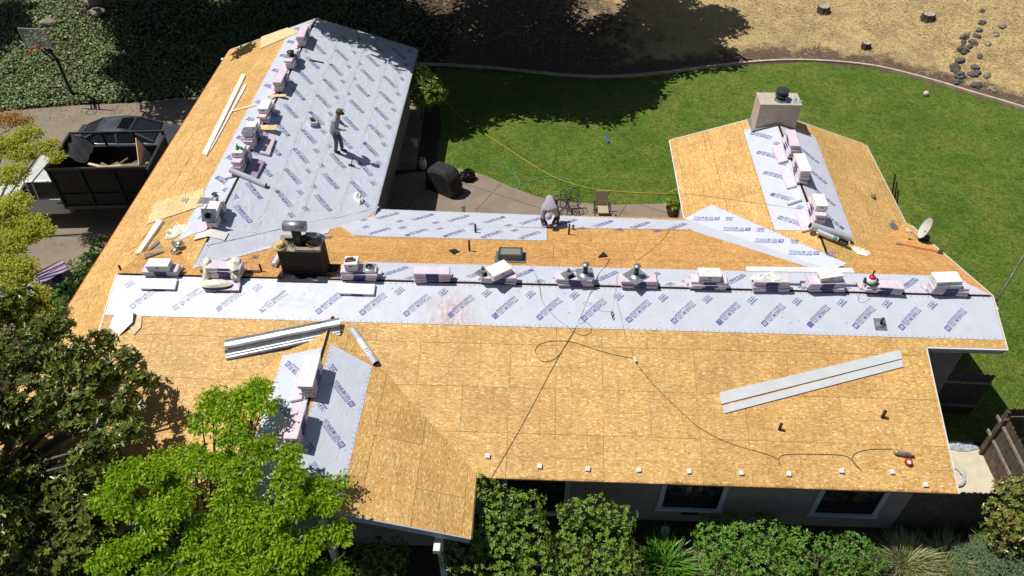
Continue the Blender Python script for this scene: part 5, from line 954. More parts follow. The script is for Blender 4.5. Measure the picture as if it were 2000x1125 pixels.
MB().box((0, .30, .68), (.50, .03, .66), M=Matrix.Rotation(-.18, 4, 'X')).build('backrest', MT['tan_sling'], o, I4); MB().box((0, .02, .36), (.50, .46, .03)).build('seat', MT['tan_sling'], o, I4)
for s_ in (-1, 1):
    MB().tube([(s_ * .30, .22, .60), (s_ * .31, -.25, .58)], .035, 8).build('armrest', MT['steel_dark'], o, I4)
    for y in (-.24, .26): MB().tube([(s_ * .28, y, 0), (s_ * .28, y, .58)], .02, 6).build('leg', MT['steel_dark'], o, I4)
p = at(906, 416, GZ + .05); o = thing('garden_post', 'short white post standing on the patio by the green hose', 'post', Matrix.Translation((p.x, p.y, GZ + .05))); MB().box((0, 0, .18), (.13, .13, .36)).build('post_body', MT['white_paint'], o, I4); MB().box((0, 0, .37), (.15, .15, .02)).build('post_cap', MT['galv_dull'], o, I4)
# hoses on the ground
cord('garden_hose', [(868, 197), (900, 230), (940, 257), (985, 286), (1040, 322), (1090, 349), (1150, 367), (1220, 375), (1290, 378), (1330, 379)], .017, 'hose_yellow', 'yellow hose sweeping across the lawn', None, 'hose')
cord('extension_cord', [(RL, 1335, 379), (RL, 1380, 383), (RL, 1450, 393), (RL, 1520, 403), (RL, 1580, 412)], .007, 'cord_orange', 'thin orange cord crossing the left slope of the right wing')
cord('garden_hose', [(866, 416), (920, 395), (965, 375), (1010, 362), (1060, 347), (1095, 346), (1118, 358), (1113, 376), (1088, 380), (1066, 388)], .016, 'hose_green', 'bright green hose curving from the eave to the worker', None, 'hose')
cord('garden_hose', [(905, 372), (930, 368), (948, 352), (958, 330), (972, 317), (985, 318), (995, 335), (1008, 345), (1004, 352), (996, 347), (1002, 338), (1012, 352), (1014, 366), (1000, 390)], .010, 'hose_green', 'thin pale green hose looping on the lawn edge', None, 'hose')
cord('garden_hose', [(958, 402), (966, 396), (976, 402), (970, 408), (980, 410), (992, 400), (985, 394), (975, 398), (990, 408), (1004, 395), (1012, 385), (1002, 380), (1008, 392)], .010, 'hose_green', 'pale green hose lying in coils on the patio', None, 'hose')
# ---------------- fences at the right side
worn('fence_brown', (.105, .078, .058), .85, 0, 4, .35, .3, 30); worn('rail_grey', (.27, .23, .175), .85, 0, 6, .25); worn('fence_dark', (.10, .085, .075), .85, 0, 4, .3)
def fence(nm, label, a, c_, h, m, rails, side, bw=.145, cat='fence'):
    a, c_ = Vector(a), Vector(c_); d = (c_ - a); L = d.length; o = thing(nm, label, cat, frame(a, d, (0, 0, 1))); n = int(L / bw)
    me = MB().prism([(-bw / 2 + .003, 0), (bw / 2 - .003, 0), (bw / 2 - .003, h - .05), (bw * .28, h - .012), (0, h), (-bw * .28, h - .012), (-bw / 2 + .003, h - .05)], -.009, .009, M=Matrix.Rotation(math.pi / 2, 4, 'X')).mesh('board', [MT[m]])
    for k in range(n): link('board', me, o, Matrix.Translation((bw * (k + .5), R.uniform(-.004, .004), R.uniform(-.015, .015))))
    for z in rails: MB().box((L / 2, side * .032, z), (L, .045, .09)).build('rail', MT['rail_grey'], o, I4)
    k = 0
    while k * 2.2 <= L + .1: MB().box((min(L - .05, k * 2.2 + .05), side * .06, h / 2 - .03), (.09, .09, h - .05)).build('post', MT['rail_grey' if False else m], o, I4); k += 1
    return o
fence('board_fence', 'dark board fence in shade at the right front corner', (11.45, -4.55, GZ), (14.8, -4.5, GZ), 1.82, 'fence_dark', (.3, 1.45), 1)
fence('board_fence', 'brown board fence with two grey rails lit by the sun', (14.80, -4.40, GZ), (14.78, -1.80, GZ), 1.85, 'fence_brown', (.85, 1.50), 1)
fence('garden_gate', 'dark wooden gate in the shade behind the house corner', (13.55, -.55, GZ), (15.05, -.60, GZ), 1.85, 'fence_dark', (.4, 1.5), -1, .15, 'gate')
fence('board_fence', 'board fence running away beyond the brown fence', (14.9, -1.78, GZ), (19, -1.6, GZ), 1.8, 'fence_brown', (.4, 1.45), -1)
worn('cream_cover', (.60, .53, .40), .85, 0, 4, .10, .4, 12); cx, cy = 13.3, -3.0; vs = []; pts = [at(*q_, GZ + .1) for q_ in [(1852,868),(1905,872),(1925,888),(1940,910),(1950,935),(1955,962),(1900,990),(1840,1000),(1830,930)]]
b = MB(); n = len(pts); b.add([(p.x, p.y, GZ + .10) for p in pts] + [(p.x, p.y, GZ) for p in pts], [tuple(range(n))[::-1]] + [(i, (i + 1) % n, n + (i + 1) % n, n + i) for i in range(n)]); crumple(b, (13.45, -2.6, GZ + .09), .8, .06, seed=90)
tag(b.build('ground_cover', MT['cream_cover'], None), 'cream ground cover between the house and the brown fence', 'ground cover')
p = at(1877, 872, GZ + .12); b = crumple(MB(), (0, 0, 0), .5, .12, seed=91, ex=(1.1, .35)); tag(b.build('grey_tarp', MT['galv_dull' if False else 'rag_grey'], None, Matrix.Translation(p)), 'folded grey tarp at the far edge of the cream cover', 'tarp')
p = at(1868, 932, GZ + .14); tag(MB().tube([(.34 * math.cos(k * .4) * (1 - .006 * k) - .1, .34 * math.sin(k * .4) * (1 - .006 * k), .03 + .001 * k) for k in range(34)], .018, 6).build('hose_coil', MT['roll_grey'], None, Matrix.Translation(p), True), 'grey hose coiled on the cream ground cover', 'hose')
b = MB().bar((11.3, -5.05, GZ + .06), (14.3, -5.75, GZ + .06), .12, .12); tag(b.build('edging_timber', MT['wood_grey'], None, None), 'weathered edging timber in front of the shaded fence', 'timber')
b = MB().rbox((0, 0, .10), (.22, .18, .20), .02); b.bar((0, 0, .2), (.0, .0, .26), .1, .06); p = at(1298, 1040); tag(b.build('landscape_lamp', MT['rag_grey'], None, Matrix.Translation(p)), 'small pale garden lamp in the shaded front bed', 'lamp')
# ---------------- the two roofers
worn('skin', (.33, .19, .12), .6, 0, 9, .1); worn('shirt_blue', (.32, .36, .41), .85, 0, 12, .2, .4, 25); worn('jeans', (.085, .115, .15), .85, 0, 10, .25, .4, 25); worn('jeans_dark', (.045, .06, .07), .85, 0, 10, .3, .4, 25); worn('hoodie', (.40, .35, .42), .85, 0, 10, .12, .4, 25); worn('camo', (.10, .13, .06), .85, 0, 30, .6); worn('shoe', (.025, .024, .024), .7, 0, 9, .2); worn('shoe_red', (.30, .10, .08), .7, 0, 9, .2); worn('sleeve_navy', (.025, .03, .055), .8)
def skin(name, chains, m, par, root=0, sub=2):
    """chains: lists of (point, radius); points that coincide are merged, so that limbs join into one surface"""
    V, E_, Rr, ix = [], [], [], {}
    for ch_ in chains:
        prev = None
        for p, r in ch_:
            k = tuple(round(x, 3) for x in p)
            if k not in ix: ix[k] = len(V); V.append(p); Rr.append(r if isinstance(r, tuple) else (r, r))
            i = ix[k]
            if prev is not None and prev != i: E_.append((prev, i))
            prev = i
    me = bpy.data.meshes.new(name); me.from_pydata(V, E_, []); me.materials.append(MT[m]); o = link(name, me, par, I4)
    o.modifiers.new('skin', 'SKIN'); sv = me.skin_vertices[0].data
    for i, r in enumerate(Rr): sv[i].radius = r; sv[i].use_root = (i == root)
    md = o.modifiers.new('sub', 'SUBSURF'); md.levels = md.render_levels = sub; o.modifiers['skin'].use_smooth_shade = True; return o
def head(par, c, f, up, r=.105, hat=None):
    M = frame(c, f, up); b = MB().blob((0, 0, 0), r, 0, 3, 0, 1, (1.02, .82, 1.2)); b.blob((r * 1.0, 0, -.01), .018, 0, 1, 0).blob((0, r * .84, -.01), .022, 0, 1, 0, 1, (1, .4, 1.4)).blob((0, -r * .84, -.01), .022, 0, 1, 0, 1, (1, .4, 1.4)); o = b.build('head', MT['skin'], par, M, True)
    e = MB()
    for s_ in (-1, 1): e.blob((r * .90, s_ * .036, .02), .013, 0, 1, 0)
    e.build('eyes', MT['hole'], o, I4); MB().box((r * .95, 0, -.055), (.02, .05, .01)).build('mouth', MT['red_paint'], o, I4); return o, M
def hand(par, c, d, up, curl=.6):
    """palm and five fingers in one mesh"""
    M = frame(c, d, up); b = MB().rbox((.045, 0, 0), (.09, .08, .028), .010)
    for k in range(4):
        y = -.030 + .02 * k; L = (.062, .076, .072, .055)[k]; p0 = Vector((.085, y, 0)); a1 = curl * .5; p1 = p0 + Vector((math.cos(a1), 0, -math.sin(a1))) * L * .5; p2 = p1 + Vector((math.cos(a1 + curl), 0, -math.sin(a1 + curl))) * L * .5; b.tube([p0, p1, p2], [.010, .009, .007], 6)
    b.tube([(.02, -.036, 0), (.05, -.062, -.012), (.078, -.066, -.03)], [.013, .011, .008], 6); return b.build('hand', MT['skin'], par, M, True)
# standing man on the left wing, facing east
p = LR.px(660, 296, .012); P1 = thing('person', 'standing roofer in grey blue shirt, jeans and camouflage cap', 'person', Matrix.Translation(p) @ Matrix.Rotation(-.12, 4, 'Z'))
dz = lambda x: -.317 * x
hL, hR_ = (.02, .10, .90), (.02, -.10, .90); pel = (.0, 0, .95); ch1 = (.10, 0, 1.22); ch2 = (.18, 0, 1.40); nk = (.23, 0, 1.49); aL, aR_ = (.13, .12, .06 + dz(.13)), (-.03, -.11, .08 + dz(-.03)); kL, kR_ = (.12, .12, .48), (.06, -.11, .50)
sL, sR_ = (.17, .19, 1.38), (.17, -.19, 1.38); eL, eR_ = (.14, .27, 1.12), (.16, -.26, 1.12); wL, wR_ = (.36, .16, 1.02), (.37, -.14, 1.02)
skin('body', [[(pel, .08), (ch1, .08), (ch2, .08), (nk, .055), ((.27, 0, 1.58), .055)], [(ch2, .11), (sL, .055), (eL, .042), (wL, .032)], [(ch2, .11), (sR_, .055), (eR_, .042), (wR_, .032)], [(pel, .08), (hL, .075), (kL, .06), (aL, .042)], [(pel, .08), (hR_, .075), (kR_, .06), (aR_, .042)]], 'skin', P1)
skin('shirt', [[((-.02, 0, .74), (.155, .185)), ((.0, 0, .86), (.155, .18)), ((.02, 0, .98), (.15, .17)), (ch1, (.145, .17)), (ch2, (.125, .16)), ((.215, 0, 1.46), .075)], [(ch2, (.125, .16)), (sL, .08), (eL, .066), ((.27, .20, 1.06), .056), ((.35, .165, 1.025), .05)], [(ch2, (.125, .16)), (sR_, .08), (eR_, .066), ((.28, -.19, 1.06), .056), ((.36, -.145, 1.025), .05)]], 'shirt_blue', P1)
skin('trousers', [[((.0, 0, .97), .13), ((.0, 0, .90), .14)], [((.0, 0, .90), .14), (hL, .105), (kL, .082), ((aL[0], aL[1], aL[2] + .03), .072)], [((.0, 0, .90), .14), (hR_, .105), (kR_, .082), ((aR_[0], aR_[1], aR_[2] + .03), .072)]], 'jeans', P1)
for a in (aL, aR_): MB().rbox((0, 0, 0), (.28, .10, .085), .03, tp=(.8, .85)).build('shoe', MT['shoe'], P1, frame((a[0] + .05, a[1], a[2] - .02), (1, 0, -.317), (.317, 0, 1)))
h_, Mh = head(P1, Vector((.31, 0, 1.635)), (.88, .0, -.42), (.42, 0, .88)); MB().lathe([(.112, .02), (.116, .06), (.10, .12), (.05, .145), (.0, .15)], 16, cap=False).build('cap', MT['camo'], h_, I4, True); MB().prism([(.06, -.09), (.15, -.075), (.19, -.03), (.19, .03), (.15, .075), (.06, .09)], .03, .042).build('cap_brim', MT['shoe'], h_, I4); MB().lathe([(.104, -.03), (.108, .03)], 16, cap=False).build('hair', MT['shoe'], h_, T(-.012, 0, 0), True)
hand(P1, Vector(wL), (1, -.3, -.3), (0, 0, 1)); hand(P1, Vector(wR_), (1, .3, -.3), (0, 0, 1))
# bent man at the back eave, facing the camera
p = MBK.px(1073, 436, .012); P2 = thing('person', 'roofer in lavender hood and jeans bending over the eave sheet', 'person', Matrix.Translation(p) @ Matrix.Rotation(-math.pi / 2 + .10, 4, 'Z'))
zz = lambda x: .331 * x                              # the slope rises the way he faces
aL, aR_ = (.02, .27, .08), (.08, -.24, .10); kL, kR_ = (.10, .25, .46), (.20, -.24, .45); hL, hR_ = (-.10, .11, .84), (-.10, -.11, .84); pel = (-.12, 0, .88); c1 = (.08, -.02, .98); c2 = (.30, -.06, .90); nk = (.40, -.09, .80); sL, sR_ = (.30, .14, .86), (.31, -.26, .84); eL, eR_ = (.30, .20, .52), (.36, -.26, .50); wL, wR_ = (.38, .06, .26), (.40, -.12, .26)
skin('body', [[(pel, .08), (c1, .07), (c2, .07), (nk, .055), ((.46, -.10, .74), .055)], [(c2, .11), (sL, .055), (eL, .042), (wL, .032)], [(c2, .11), (sR_, .055), (eR_, .042), (wR_, .032)], [(pel, .08), (hL, .075), (kL, .06), (aL, .042)], [(pel, .08), (hR_, .075), (kR_, .06), (aR_, .042)]], 'skin', P2)
skin('hooded_shirt', [[((-.24, 0, .78), (.15, .175)), ((-.17, 0, .84), (.15, .17)), ((-.08, 0, .92), (.15, .18)), (c1, (.155, .19)), (c2, (.14, .18)), ((.385, -.08, .82), .085)], [(c2, (.14, .18)), (sL, .085), (eL, .066)], [(c2, (.14, .18)), (sR_, .085), (eR_, .066)]], 'hoodie', P2)
for nm, e_, w_ in (('glove_sleeve', eL, wL), ('glove_sleeve', eR_, wR_)): skin(nm, [[(e_, .062), (tuple(e_[i] * .5 + w_[i] * .5 for i in range(3)), .056), (w_, .046)]], 'sleeve_navy', P2)
skin('trousers', [[((-.15, 0, .90), .13), ((-.13, 0, .84), .145)], [((-.13, 0, .84), .145), (hL, .11), (kL, .085), ((aL[0], aL[1], aL[2] + .03), .075)], [((-.13, 0, .84), .145), (hR_, .11), (kR_, .085), ((aR_[0], aR_[1], aR_[2] + .03), .075)]], 'jeans_dark', P2)
for a in (aL, aR_): MB().rbox((0, 0, 0), (.28, .10, .085), .03, tp=(.8, .85)).build('shoe', MT['shoe_red'], P2, frame((a[0] + .05, a[1], a[2] - .03 + .01), (1, 0, .331), (-.331, 0, 1)))
h_, Mh = head(P2, Vector((.50, -.10, .68)), (.45, 0, -.89), (.89, 0, .45)); MB().blob((-.012, 0, .025), .118, 0, 3, .04, 3, (1.0, .95, 1.12)).build('hood', MT['hoodie'], h_, I4, True)
hand(P2, Vector(wL), (.2, -.1, -1), (1, 0, 0)); hand(P2, Vector(wR_), (.1, .1, -1), (1, 0, 0))
MB().rbox((-.16, .22, .80), (.16, .10, .24), .02).build('tool_pouch', MT['wood_brown'], P2, I4)
o = thing('staple_hammer', 'small stapling hammer held in the bending worker\'s hands', 'hammer', MATS[P2.name] @ Matrix.Translation((.42, -.04, .08))); MB().tube([(0, .10, .14), (.02, -.12, .05)], .016, 8).build('handle', MT['wood_brown'], o, I4); MB().rbox((.02, -.14, .04), (.05, .10, .05), .01).build('head', MT['steel_dark'], o, I4)
# ---------------- plants
def leafmat(name, c1, c2, rough=.45, tr=.25, c3=None, spec=.4):
    q = NT(name); g = q.n('ShaderNodeNewGeometry').outputs['Random Per Island']; st = [(0., c1), (.8, c2)] + ([(.97, c3)] if c3 else [])
    inf = q.n('ShaderNodeObjectInfo').outputs['Random']; v = q.math('FRACT', q.math('ADD', g, inf)); col = q.ramp(v, *st); q.out(col, rough); q.b.inputs['Specular IOR Level'].default_value = spec
    t = q.n('ShaderNodeBsdfTranslucent'); q.l(q.mix(1., col, (1.15, 1.25, .55), 'MULTIPLY'), t.inputs[0]); mx = q.n('ShaderNodeMixShader'); mx.inputs[0].default_value = tr; q.l(q.b.outputs[0], mx.inputs[1]); q.l(t.outputs[0], mx.inputs[2]); q.l(mx.outputs[0], q.t.nodes['Material Output'].inputs[0]); return q.m
leafmat('lf_magnolia', (.055, .080, .012), (.175, .215, .032), .36, .15, (.26, .28, .05), .5); leafmat('lf_maple', (.18, .32, .009), (.40, .56, .025), .45, .42, (.52, .60, .07)); leafmat('lf_locust', (.33, .37, .03), (.55, .55, .07), .5, .38, (.66, .54, .09)); leafmat('lf_locust_orange', (.36, .17, .03), (.50, .30, .05), .5, .3)
leafmat('lf_camellia', (.10, .18, .016), (.25, .38, .045), .42, .22, (.30, .36, .09), .5); leafmat('lf_hedge', (.07, .19, .014), (.18, .36, .04), .42, .2, (.27, .38, .12), .5); leafmat('lf_ivy', (.10, .155, .05), (.25, .32, .125), .42, .15, (.30, .28, .11), .45); leafmat('lf_photinia', (.10, .15, .02), (.28, .32, .07), .3, .15, (.30, .10, .04), .5)
leafmat('lf_pine', (.016, .032, .010), (.035, .060, .016), .7, .1); leafmat('lf_juniper', (.10, .16, .075), (.20, .27, .14), .7, .1); leafmat('lf_shrub', (.15, .25, .025), (.32, .42, .06), .4, .25, (.36, .42, .08)); leafmat('bl_strap', (.06, .18, .012), (.14, .30, .03), .35, .2); leafmat('bl_fountain', (.16, .21, .06), (.40, .40, .20), .5, .2, (.58, .52, .32)); leafmat('bl_lawn', (.06, .125, .006), (.155, .24, .022), .6, .2, (.23, .26, .05)); leafmat('bl_straw', (.42, .31, .15), (.66, .52, .27), .8, .1, (.76, .63, .37)); leafmat('lf_drop', (.13, .085, .035), (.32, .22, .10), .8, .1)
q = NT('limb'); q.out(q.ramp(q.noise(14, 4, q.mapv((1, 1, .3))), (.3, (.085, .070, .055)), (.7, (.21, .185, .155))), .9)
RP = random.Random(29)
def rdir(r=RP):
    while 1:
        v = Vector((r.uniform(-1, 1), r.uniform(-1, 1), r.uniform(-1, 1)))
        if .05 < v.length < 1: return v.normalized()
def leaf(b, p, d, n, L, w, fold=.25):
    d = d.normalized(); s = d.cross(n)
    if s.length < 1e-3: s = d.orthogonal()
    s.normalize(); u = s.cross(d); m_ = p + d * L * .45; i = len(b.v)
    m2 = p + d * L * .30 + u * w * fold * .8; m3 = p + d * L * .72 + u * (w * fold * .7 - L * .03); b.v += [p[:], (m2 - s * w * .46)[:], (m3 - s * w * .40)[:], (p + d * L - u * L * .09)[:], (m3 + s * w * .40)[:], (m2 + s * w * .46)[:]]; b.f += [(i, i + 5, i + 4, i + 3), (i, i + 3, i + 2, i + 1)]; b.m += [0, 0]
def blobs_of(spec): return [(at(px, py, z), r, sq) for px, py, z, r, sq in [(s_ + (.7,))[:5] if len(s_) == 4 else s_ for s_ in spec]]
def tufts(bl, dens, r=RP, shell=.62):
    out = []
    for c, rad_, sq in bl:
        for _ in range(max(4, int(dens * rad_ * rad_))):
            d = rdir(r); k = shell + (1 - shell) * r.random() ** .6; rr_ = rad_ * (1 + .28 * noise.noise(d * 2.1 + c)); p = c + Vector((d.x * rr_, d.y * rr_, d.z * rr_ * sq)) * k
            if any((Vector(((p - c2).x, (p - c2).y, (p - c2).z / s2)).length < r2 * .55) for c2, r2, s2 in bl if c2 is not c): continue
            out.append((p, (Vector((d.x, d.y, d.z / sq)).normalized() + Vector((0, 0, .35))).normalized()))
    return out
def limbs(root, bl, r0, twigs=None, wob=.2):
    b = MB(); top = sum((c for c, _, _ in bl), Vector()) / len(bl); fork = root.lerp(top, .55); b.tube([root - Vector((0, 0, .2)), root.lerp(fork, .5) + rdir() * wob * .4, fork], [r0 * 1.25, r0 * .95, r0 * .8], 9)
    for c, rd, sq in bl: mid = fork.lerp(c, .5) + rdir() * wob; b.tube([fork, mid, c, c + (c - mid).normalized() * .12], [r0 * .55, r0 * .32, r0 * .16, .008], 6)
    for p, d in (twigs or []):
        c, rd, sq = min(bl, key=lambda q_: (q_[0] - p).length); b.tube([c.lerp(p, .1), c.lerp(p, .6) + rdir() * rd * .12, p], [.016, .010, .005], 4)
    return b
def plant(nm, lab, cat, root, bl, dens, leafer, m, r0, group=None, ntw=60, shell=.62, single=0, wname='foliage', tname='trunk'):
    root = Vector(root); o = thing(nm, lab, cat, Matrix.Translation(root), group); inv = Matrix.Translation(-root); tf = tufts(bl, dens, shell=shell); b = MB()
    for p, d in tf: leafer(b, p, d)
    if single:                                       # the leaves nearest the camera are objects of their own
        tl = sorted(range(len(b.v) // 6), key=lambda i: (Vector(b.v[6 * i]) - CAM).length * RP.uniform(.9, 1.1))[:single]; keep = set(tl)
        for i in tl:
            q_ = [Vector(v) for v in b.v[6 * i:6 * i + 6]]; MB().add([v - q_[0] for v in q_], [(0, 5, 4, 3), (0, 3, 2, 1)]).build('leaf', MT[m], o, inv @ Matrix.Translation(q_[0]))
        nb = MB()
        for i in range(len(b.v) // 6):
            if i not in keep: k = len(nb.v); nb.v += b.v[6 * i:6 * i + 6]; nb.f += [(k, k + 5, k + 4, k + 3), (k, k + 3, k + 2, k + 1)]; nb.m += [0, 0]
        b = nb
    f = b.build(wname, MT[m], o, inv); f['kind'] = 'stuff'
    limbs(root, bl, r0, RP.sample(tf, min(ntw, len(tf)))).build(tname, MT['limb'], o, inv, True); return o
def whorl(n, L, w, droop=.0, spread=.9):
    def f(b, p, d):
        a0 = RP.uniform(0, 6.28); t = d.orthogonal().normalized(); s = d.cross(t)
        for k in range(n + RP.randint(-1, 1)):
            a = a0 + 6.283 * k / n + RP.uniform(-.25, .25); o_ = t * math.cos(a) + s * math.sin(a); e = (o_ * spread + d * RP.uniform(.15, .75) - Vector((0, 0, droop * RP.uniform(.5, 1.2)))); q_ = RP.uniform(.75, 1.2); leaf(b, p + d * RP.uniform(-.05, .03), e, d, L * q_, w * q_)
    return f
def spray(n, rad_, L, w, flat=.35, droop=.25):
    def f(b, p, d):
        for _ in range(n):
            o_ = rdir() * rad_ * RP.random() ** .5; o_.z *= flat; e = Vector((o_.x, o_.y, 0)) * 2 / rad_ * .6 + rdir() * .6 - Vector((0, 0, droop)); q_ = RP.uniform(.7, 1.25); leaf(b, p + o_, e, Vector((0, 0, 1)) + rdir() * .5, L * q_, w * q_)
    return f
B = blobs_of
def shrink(bl, k, j=0.): return [(c + Vector((0, 0, RP.uniform(-j, j))), r * k, s_) for c, r, s_ in bl]
plant('magnolia_tree', 'dark glossy big-leaved tree over the left end of the roof', 'tree', (-15.2, -6.6, GZ), shrink(B([(25,600,-.6,.9),(95,640,-.3,.7),(40,700,-.1,1.0),(130,700,0,.8),(205,665,.1,.42),(235,700,.2,.45),(190,730,.1,.7),(80,790,0,.95),(265,735,.2,.35),(175,800,.1,.75),(240,790,.15,.5),(290,740,.2,.22),(258,850,.1,.42),(15,830,-.2,.7),(200,870,-.1,.5),(30,950,-1.2,1.1),(120,985,-1.4,1.0),(60,1060,-1.6,1.3),(185,1010,-1.2,.8),(160,1090,-1.7,1.1),(175,935,-.8,.5),(225,945,-.7,.4),(215,905,-.4,.35),(150,900,-.5,.4),(-110,760,.9,1.4),(-140,930,.4,1.5),(-60,1060,-.4,1.3)]), .88, .15), 215, whorl(9, .165, .072), 'lf_magnolia', .12, ntw=160, shell=.35, single=300)
plant('maple_tree', 'bright green maple tree over the front gable', 'tree', (-6.2, -9.4, GZ), shrink([(c, r, .34) for c, r, _ in B([(497,740,.5,.36,.5),(505,775,.4,.40,.5),(415,775,.4,.38,.5),(455,800,.4,.46,.5),(520,810,.4,.34,.5),(400,835,.3,.36,.5),(455,850,.4,.5,.5),(360,880,.2,.46,.5),(430,900,.3,.5,.5),(300,905,.15,.5,.5),(250,930,.1,.42,.5),(520,890,.2,.42,.5),(570,900,.1,.36,.5),(560,935,.2,.46,.5),(615,945,0,.40,.5),(655,925,-.05,.28,.5),(340,960,.1,.5,.5),(450,960,.2,.55,.5),(640,985,-.2,.40,.5),(230,985,-.1,.42,.5),(560,1000,0,.5,.5),(300,1030,-.3,.55,.5),(400,1040,-.3,.6,.5),(220,1080,-.5,.6,.5),(490,1050,-.3,.55,.5),(580,1060,-.3,.6,.5),(650,1040,-.4,.42,.5),(310,1110,-.6,.7,.5),(430,1110,-.6,.7,.5),(540,1120,-.6,.7,.5),(630,1120,-.6,.55,.5),(370,1150,-.8,.8,.5),(250,955,.0,.4,.5),(200,960,-.2,.4,.5),(300,945,.1,.4,.5),(480,765,.45,.3,.5),(430,790,.4,.3,.5),(385,905,.2,.4,.5),(480,925,.2,.45,.5),(330,930,.1,.4,.5),(590,970,-.1,.4,.5),(500,1015,-.2,.5,.5),(280,990,-.1,.4,.5),(350,1000,-.2,.45,.5)])], .84, .35), 215, spray(25, .15, .098, .050, .5, .75), 'lf_maple', .10, ntw=90, shell=.45)
plant('locust_tree', 'yellow green feathery tree over the driveway', 'tree', (-21.5, 3.5, GZ), B([(55,262,.1,.4,.6),(90,285,.0,.34,.6),(105,305,0,.24,.6),(45,300,0,.4,.6),(10,285,.1,.5,.6),(25,340,0,.45,.6),(30,395,-.2,.42,.6),(10,420,-.2,.6,.6),(70,432,-.3,.30,.6),(88,448,-.4,.24,.6),(50,450,-.4,.5,.6),(10,480,-.4,.6,.6),(30,530,-.6,.6,.6),(60,580,-.9,.45,.6),(70,620,-1.,.4,.6),(15,590,-.8,.6,.6)]), 460, spray(15, .17, .095, .042, .5, .2), 'lf_locust', .11, ntw=110, shell=.45)
plant('locust_tree', 'orange tipped feathery sprig at the upper left of the driveway', 'tree', (-24.5, 5.5, GZ), B([(15,232,.3,.42,.5),(50,236,.25,.28,.5),(-30,240,.3,.5,.5)]), 330, spray(14, .20, .085, .035, .5, .2), 'lf_locust_orange', .08, ntw=20, shell=.45)
for px, py, z, r, lab in ((200, 482, -3.9, .5, 'farthest from the stacks'), (172, 520, -3.8, .6, 'middle one'), (135, 585, -3.6, .75, 'behind the shingle stacks'), (95, 640, -3.6, .8, 'half under the big-leaved tree')):
    p = at(px, py, z); plant('hedge_shrub', f'green shrub between driveway and left eave, {lab}', 'shrub', (p.x, p.y, GZ), [(p, r, .8), (p + Vector((.3, .35, -.1)), r * .8, .8)], 420, whorl(6, .10, .045), 'lf_hedge', .04, 'shrubs along the left eave', 10, .6)
plant('round_shrub', 'sunlit yellow green shrub at the corner of the left wing', 'shrub', (-4.0, 15.6, GZ), B([(822,142,-1.8,.46),(832,160,-2.1,.62),(845,182,-2.5,.60),(828,188,-2.8,.60)]), 620, whorl(6, .11, .055), 'lf_shrub', .05, None, 12, .7)
def bush(lab, spec, m='lf_camellia', L=.085, w=.042, dens=520, nm='garden_shrub'):
    bl = B(spec); c = sum((q_[0] for q_ in bl), Vector()) / len(bl); return plant(nm, lab, 'shrub', (c.x, c.y, GZ), bl, dens, whorl(6, L, w), m, .05, None, 20, .62)
bush('tall light green shrub against the front gable corner', [(945,955,-2.0,.42,.9),(980,985,-2.2,.5,.9),(1030,990,-2.3,.45,.9),(955,1030,-2.6,.62,.9),(1030,1045,-2.7,.6,.9),(905,1080,-3.0,.6,.9),(975,1095,-3.0,.75,.9),(1050,1100,-3.0,.6,.9)])
bush('rounded green shrub below the first front window', [(1120,1000,-2.5,.42,.9),(1170,995,-2.5,.46,.9),(1215,1010,-2.6,.38,.9),(1120,1055,-2.9,.5,.9),(1190,1060,-2.9,.62,.9),(1140,1105,-3.1,.6,.9),(1215,1105,-3.1,.5,.9)], L=.08)
bush('wide bright green hedge with bleached leaves below the middle window', [(1385,1050,-3.4,.42),(1440,1050,-3.3,.46),(1500,1045,-3.3,.46),(1555,1055,-3.4,.42),(1400,1095,-3.6,.55),(1470,1100,-3.6,.62),(1545,1100,-3.6,.55)], 'lf_hedge', .085, .034, 640)
bush('clipped dense shrub between the wide hedge and pale grass', [(1620,1070,-3.5,.42),(1670,1068,-3.5,.46),(1640,1105,-3.7,.55),(1700,1095,-3.7,.46)], 'lf_hedge', .05, .026, 1000)
bush('glossy shrub with yellow and red leaves at the right edge', [(1975,970,-2.6,.5,.9),(1955,1010,-2.9,.46,.9),(1995,1020,-2.9,.6,.9),(2020,980,-2.5,.7,.9),(1965,1050,-3.3,.46,.9)], 'lf_photinia', .10, .055, 420)
bush('small green shrub in the shade under the front gable', [(720,1085,-3.0,.5),(770,1075,-3.2,.42),(745,1110,-3.3,.6)], 'lf_camellia', .08, .04, 420)
bush('dark low shrub in shade below the middle window', [(1430,1020,-3.9,.35),(1500,1018,-3.9,.3),(1390,1010,-4.,.3)], 'lf_hedge', .07, .03, 420)
bl = B([(1910,1100,-3.9,.6,.5),(1960,1090,-3.9,.7,.5),(2010,1085,-3.9,.8,.5),(1950,1130,-4.,.8,.5)]); plant('juniper_shrub', 'low blue green spreading conifer at the lower right corner', 'shrub', (14.3, -6.0, GZ), bl, 1500, spray(5, .08, .07, .014, .5, 0), 'lf_juniper', .04, None, 10, .75)
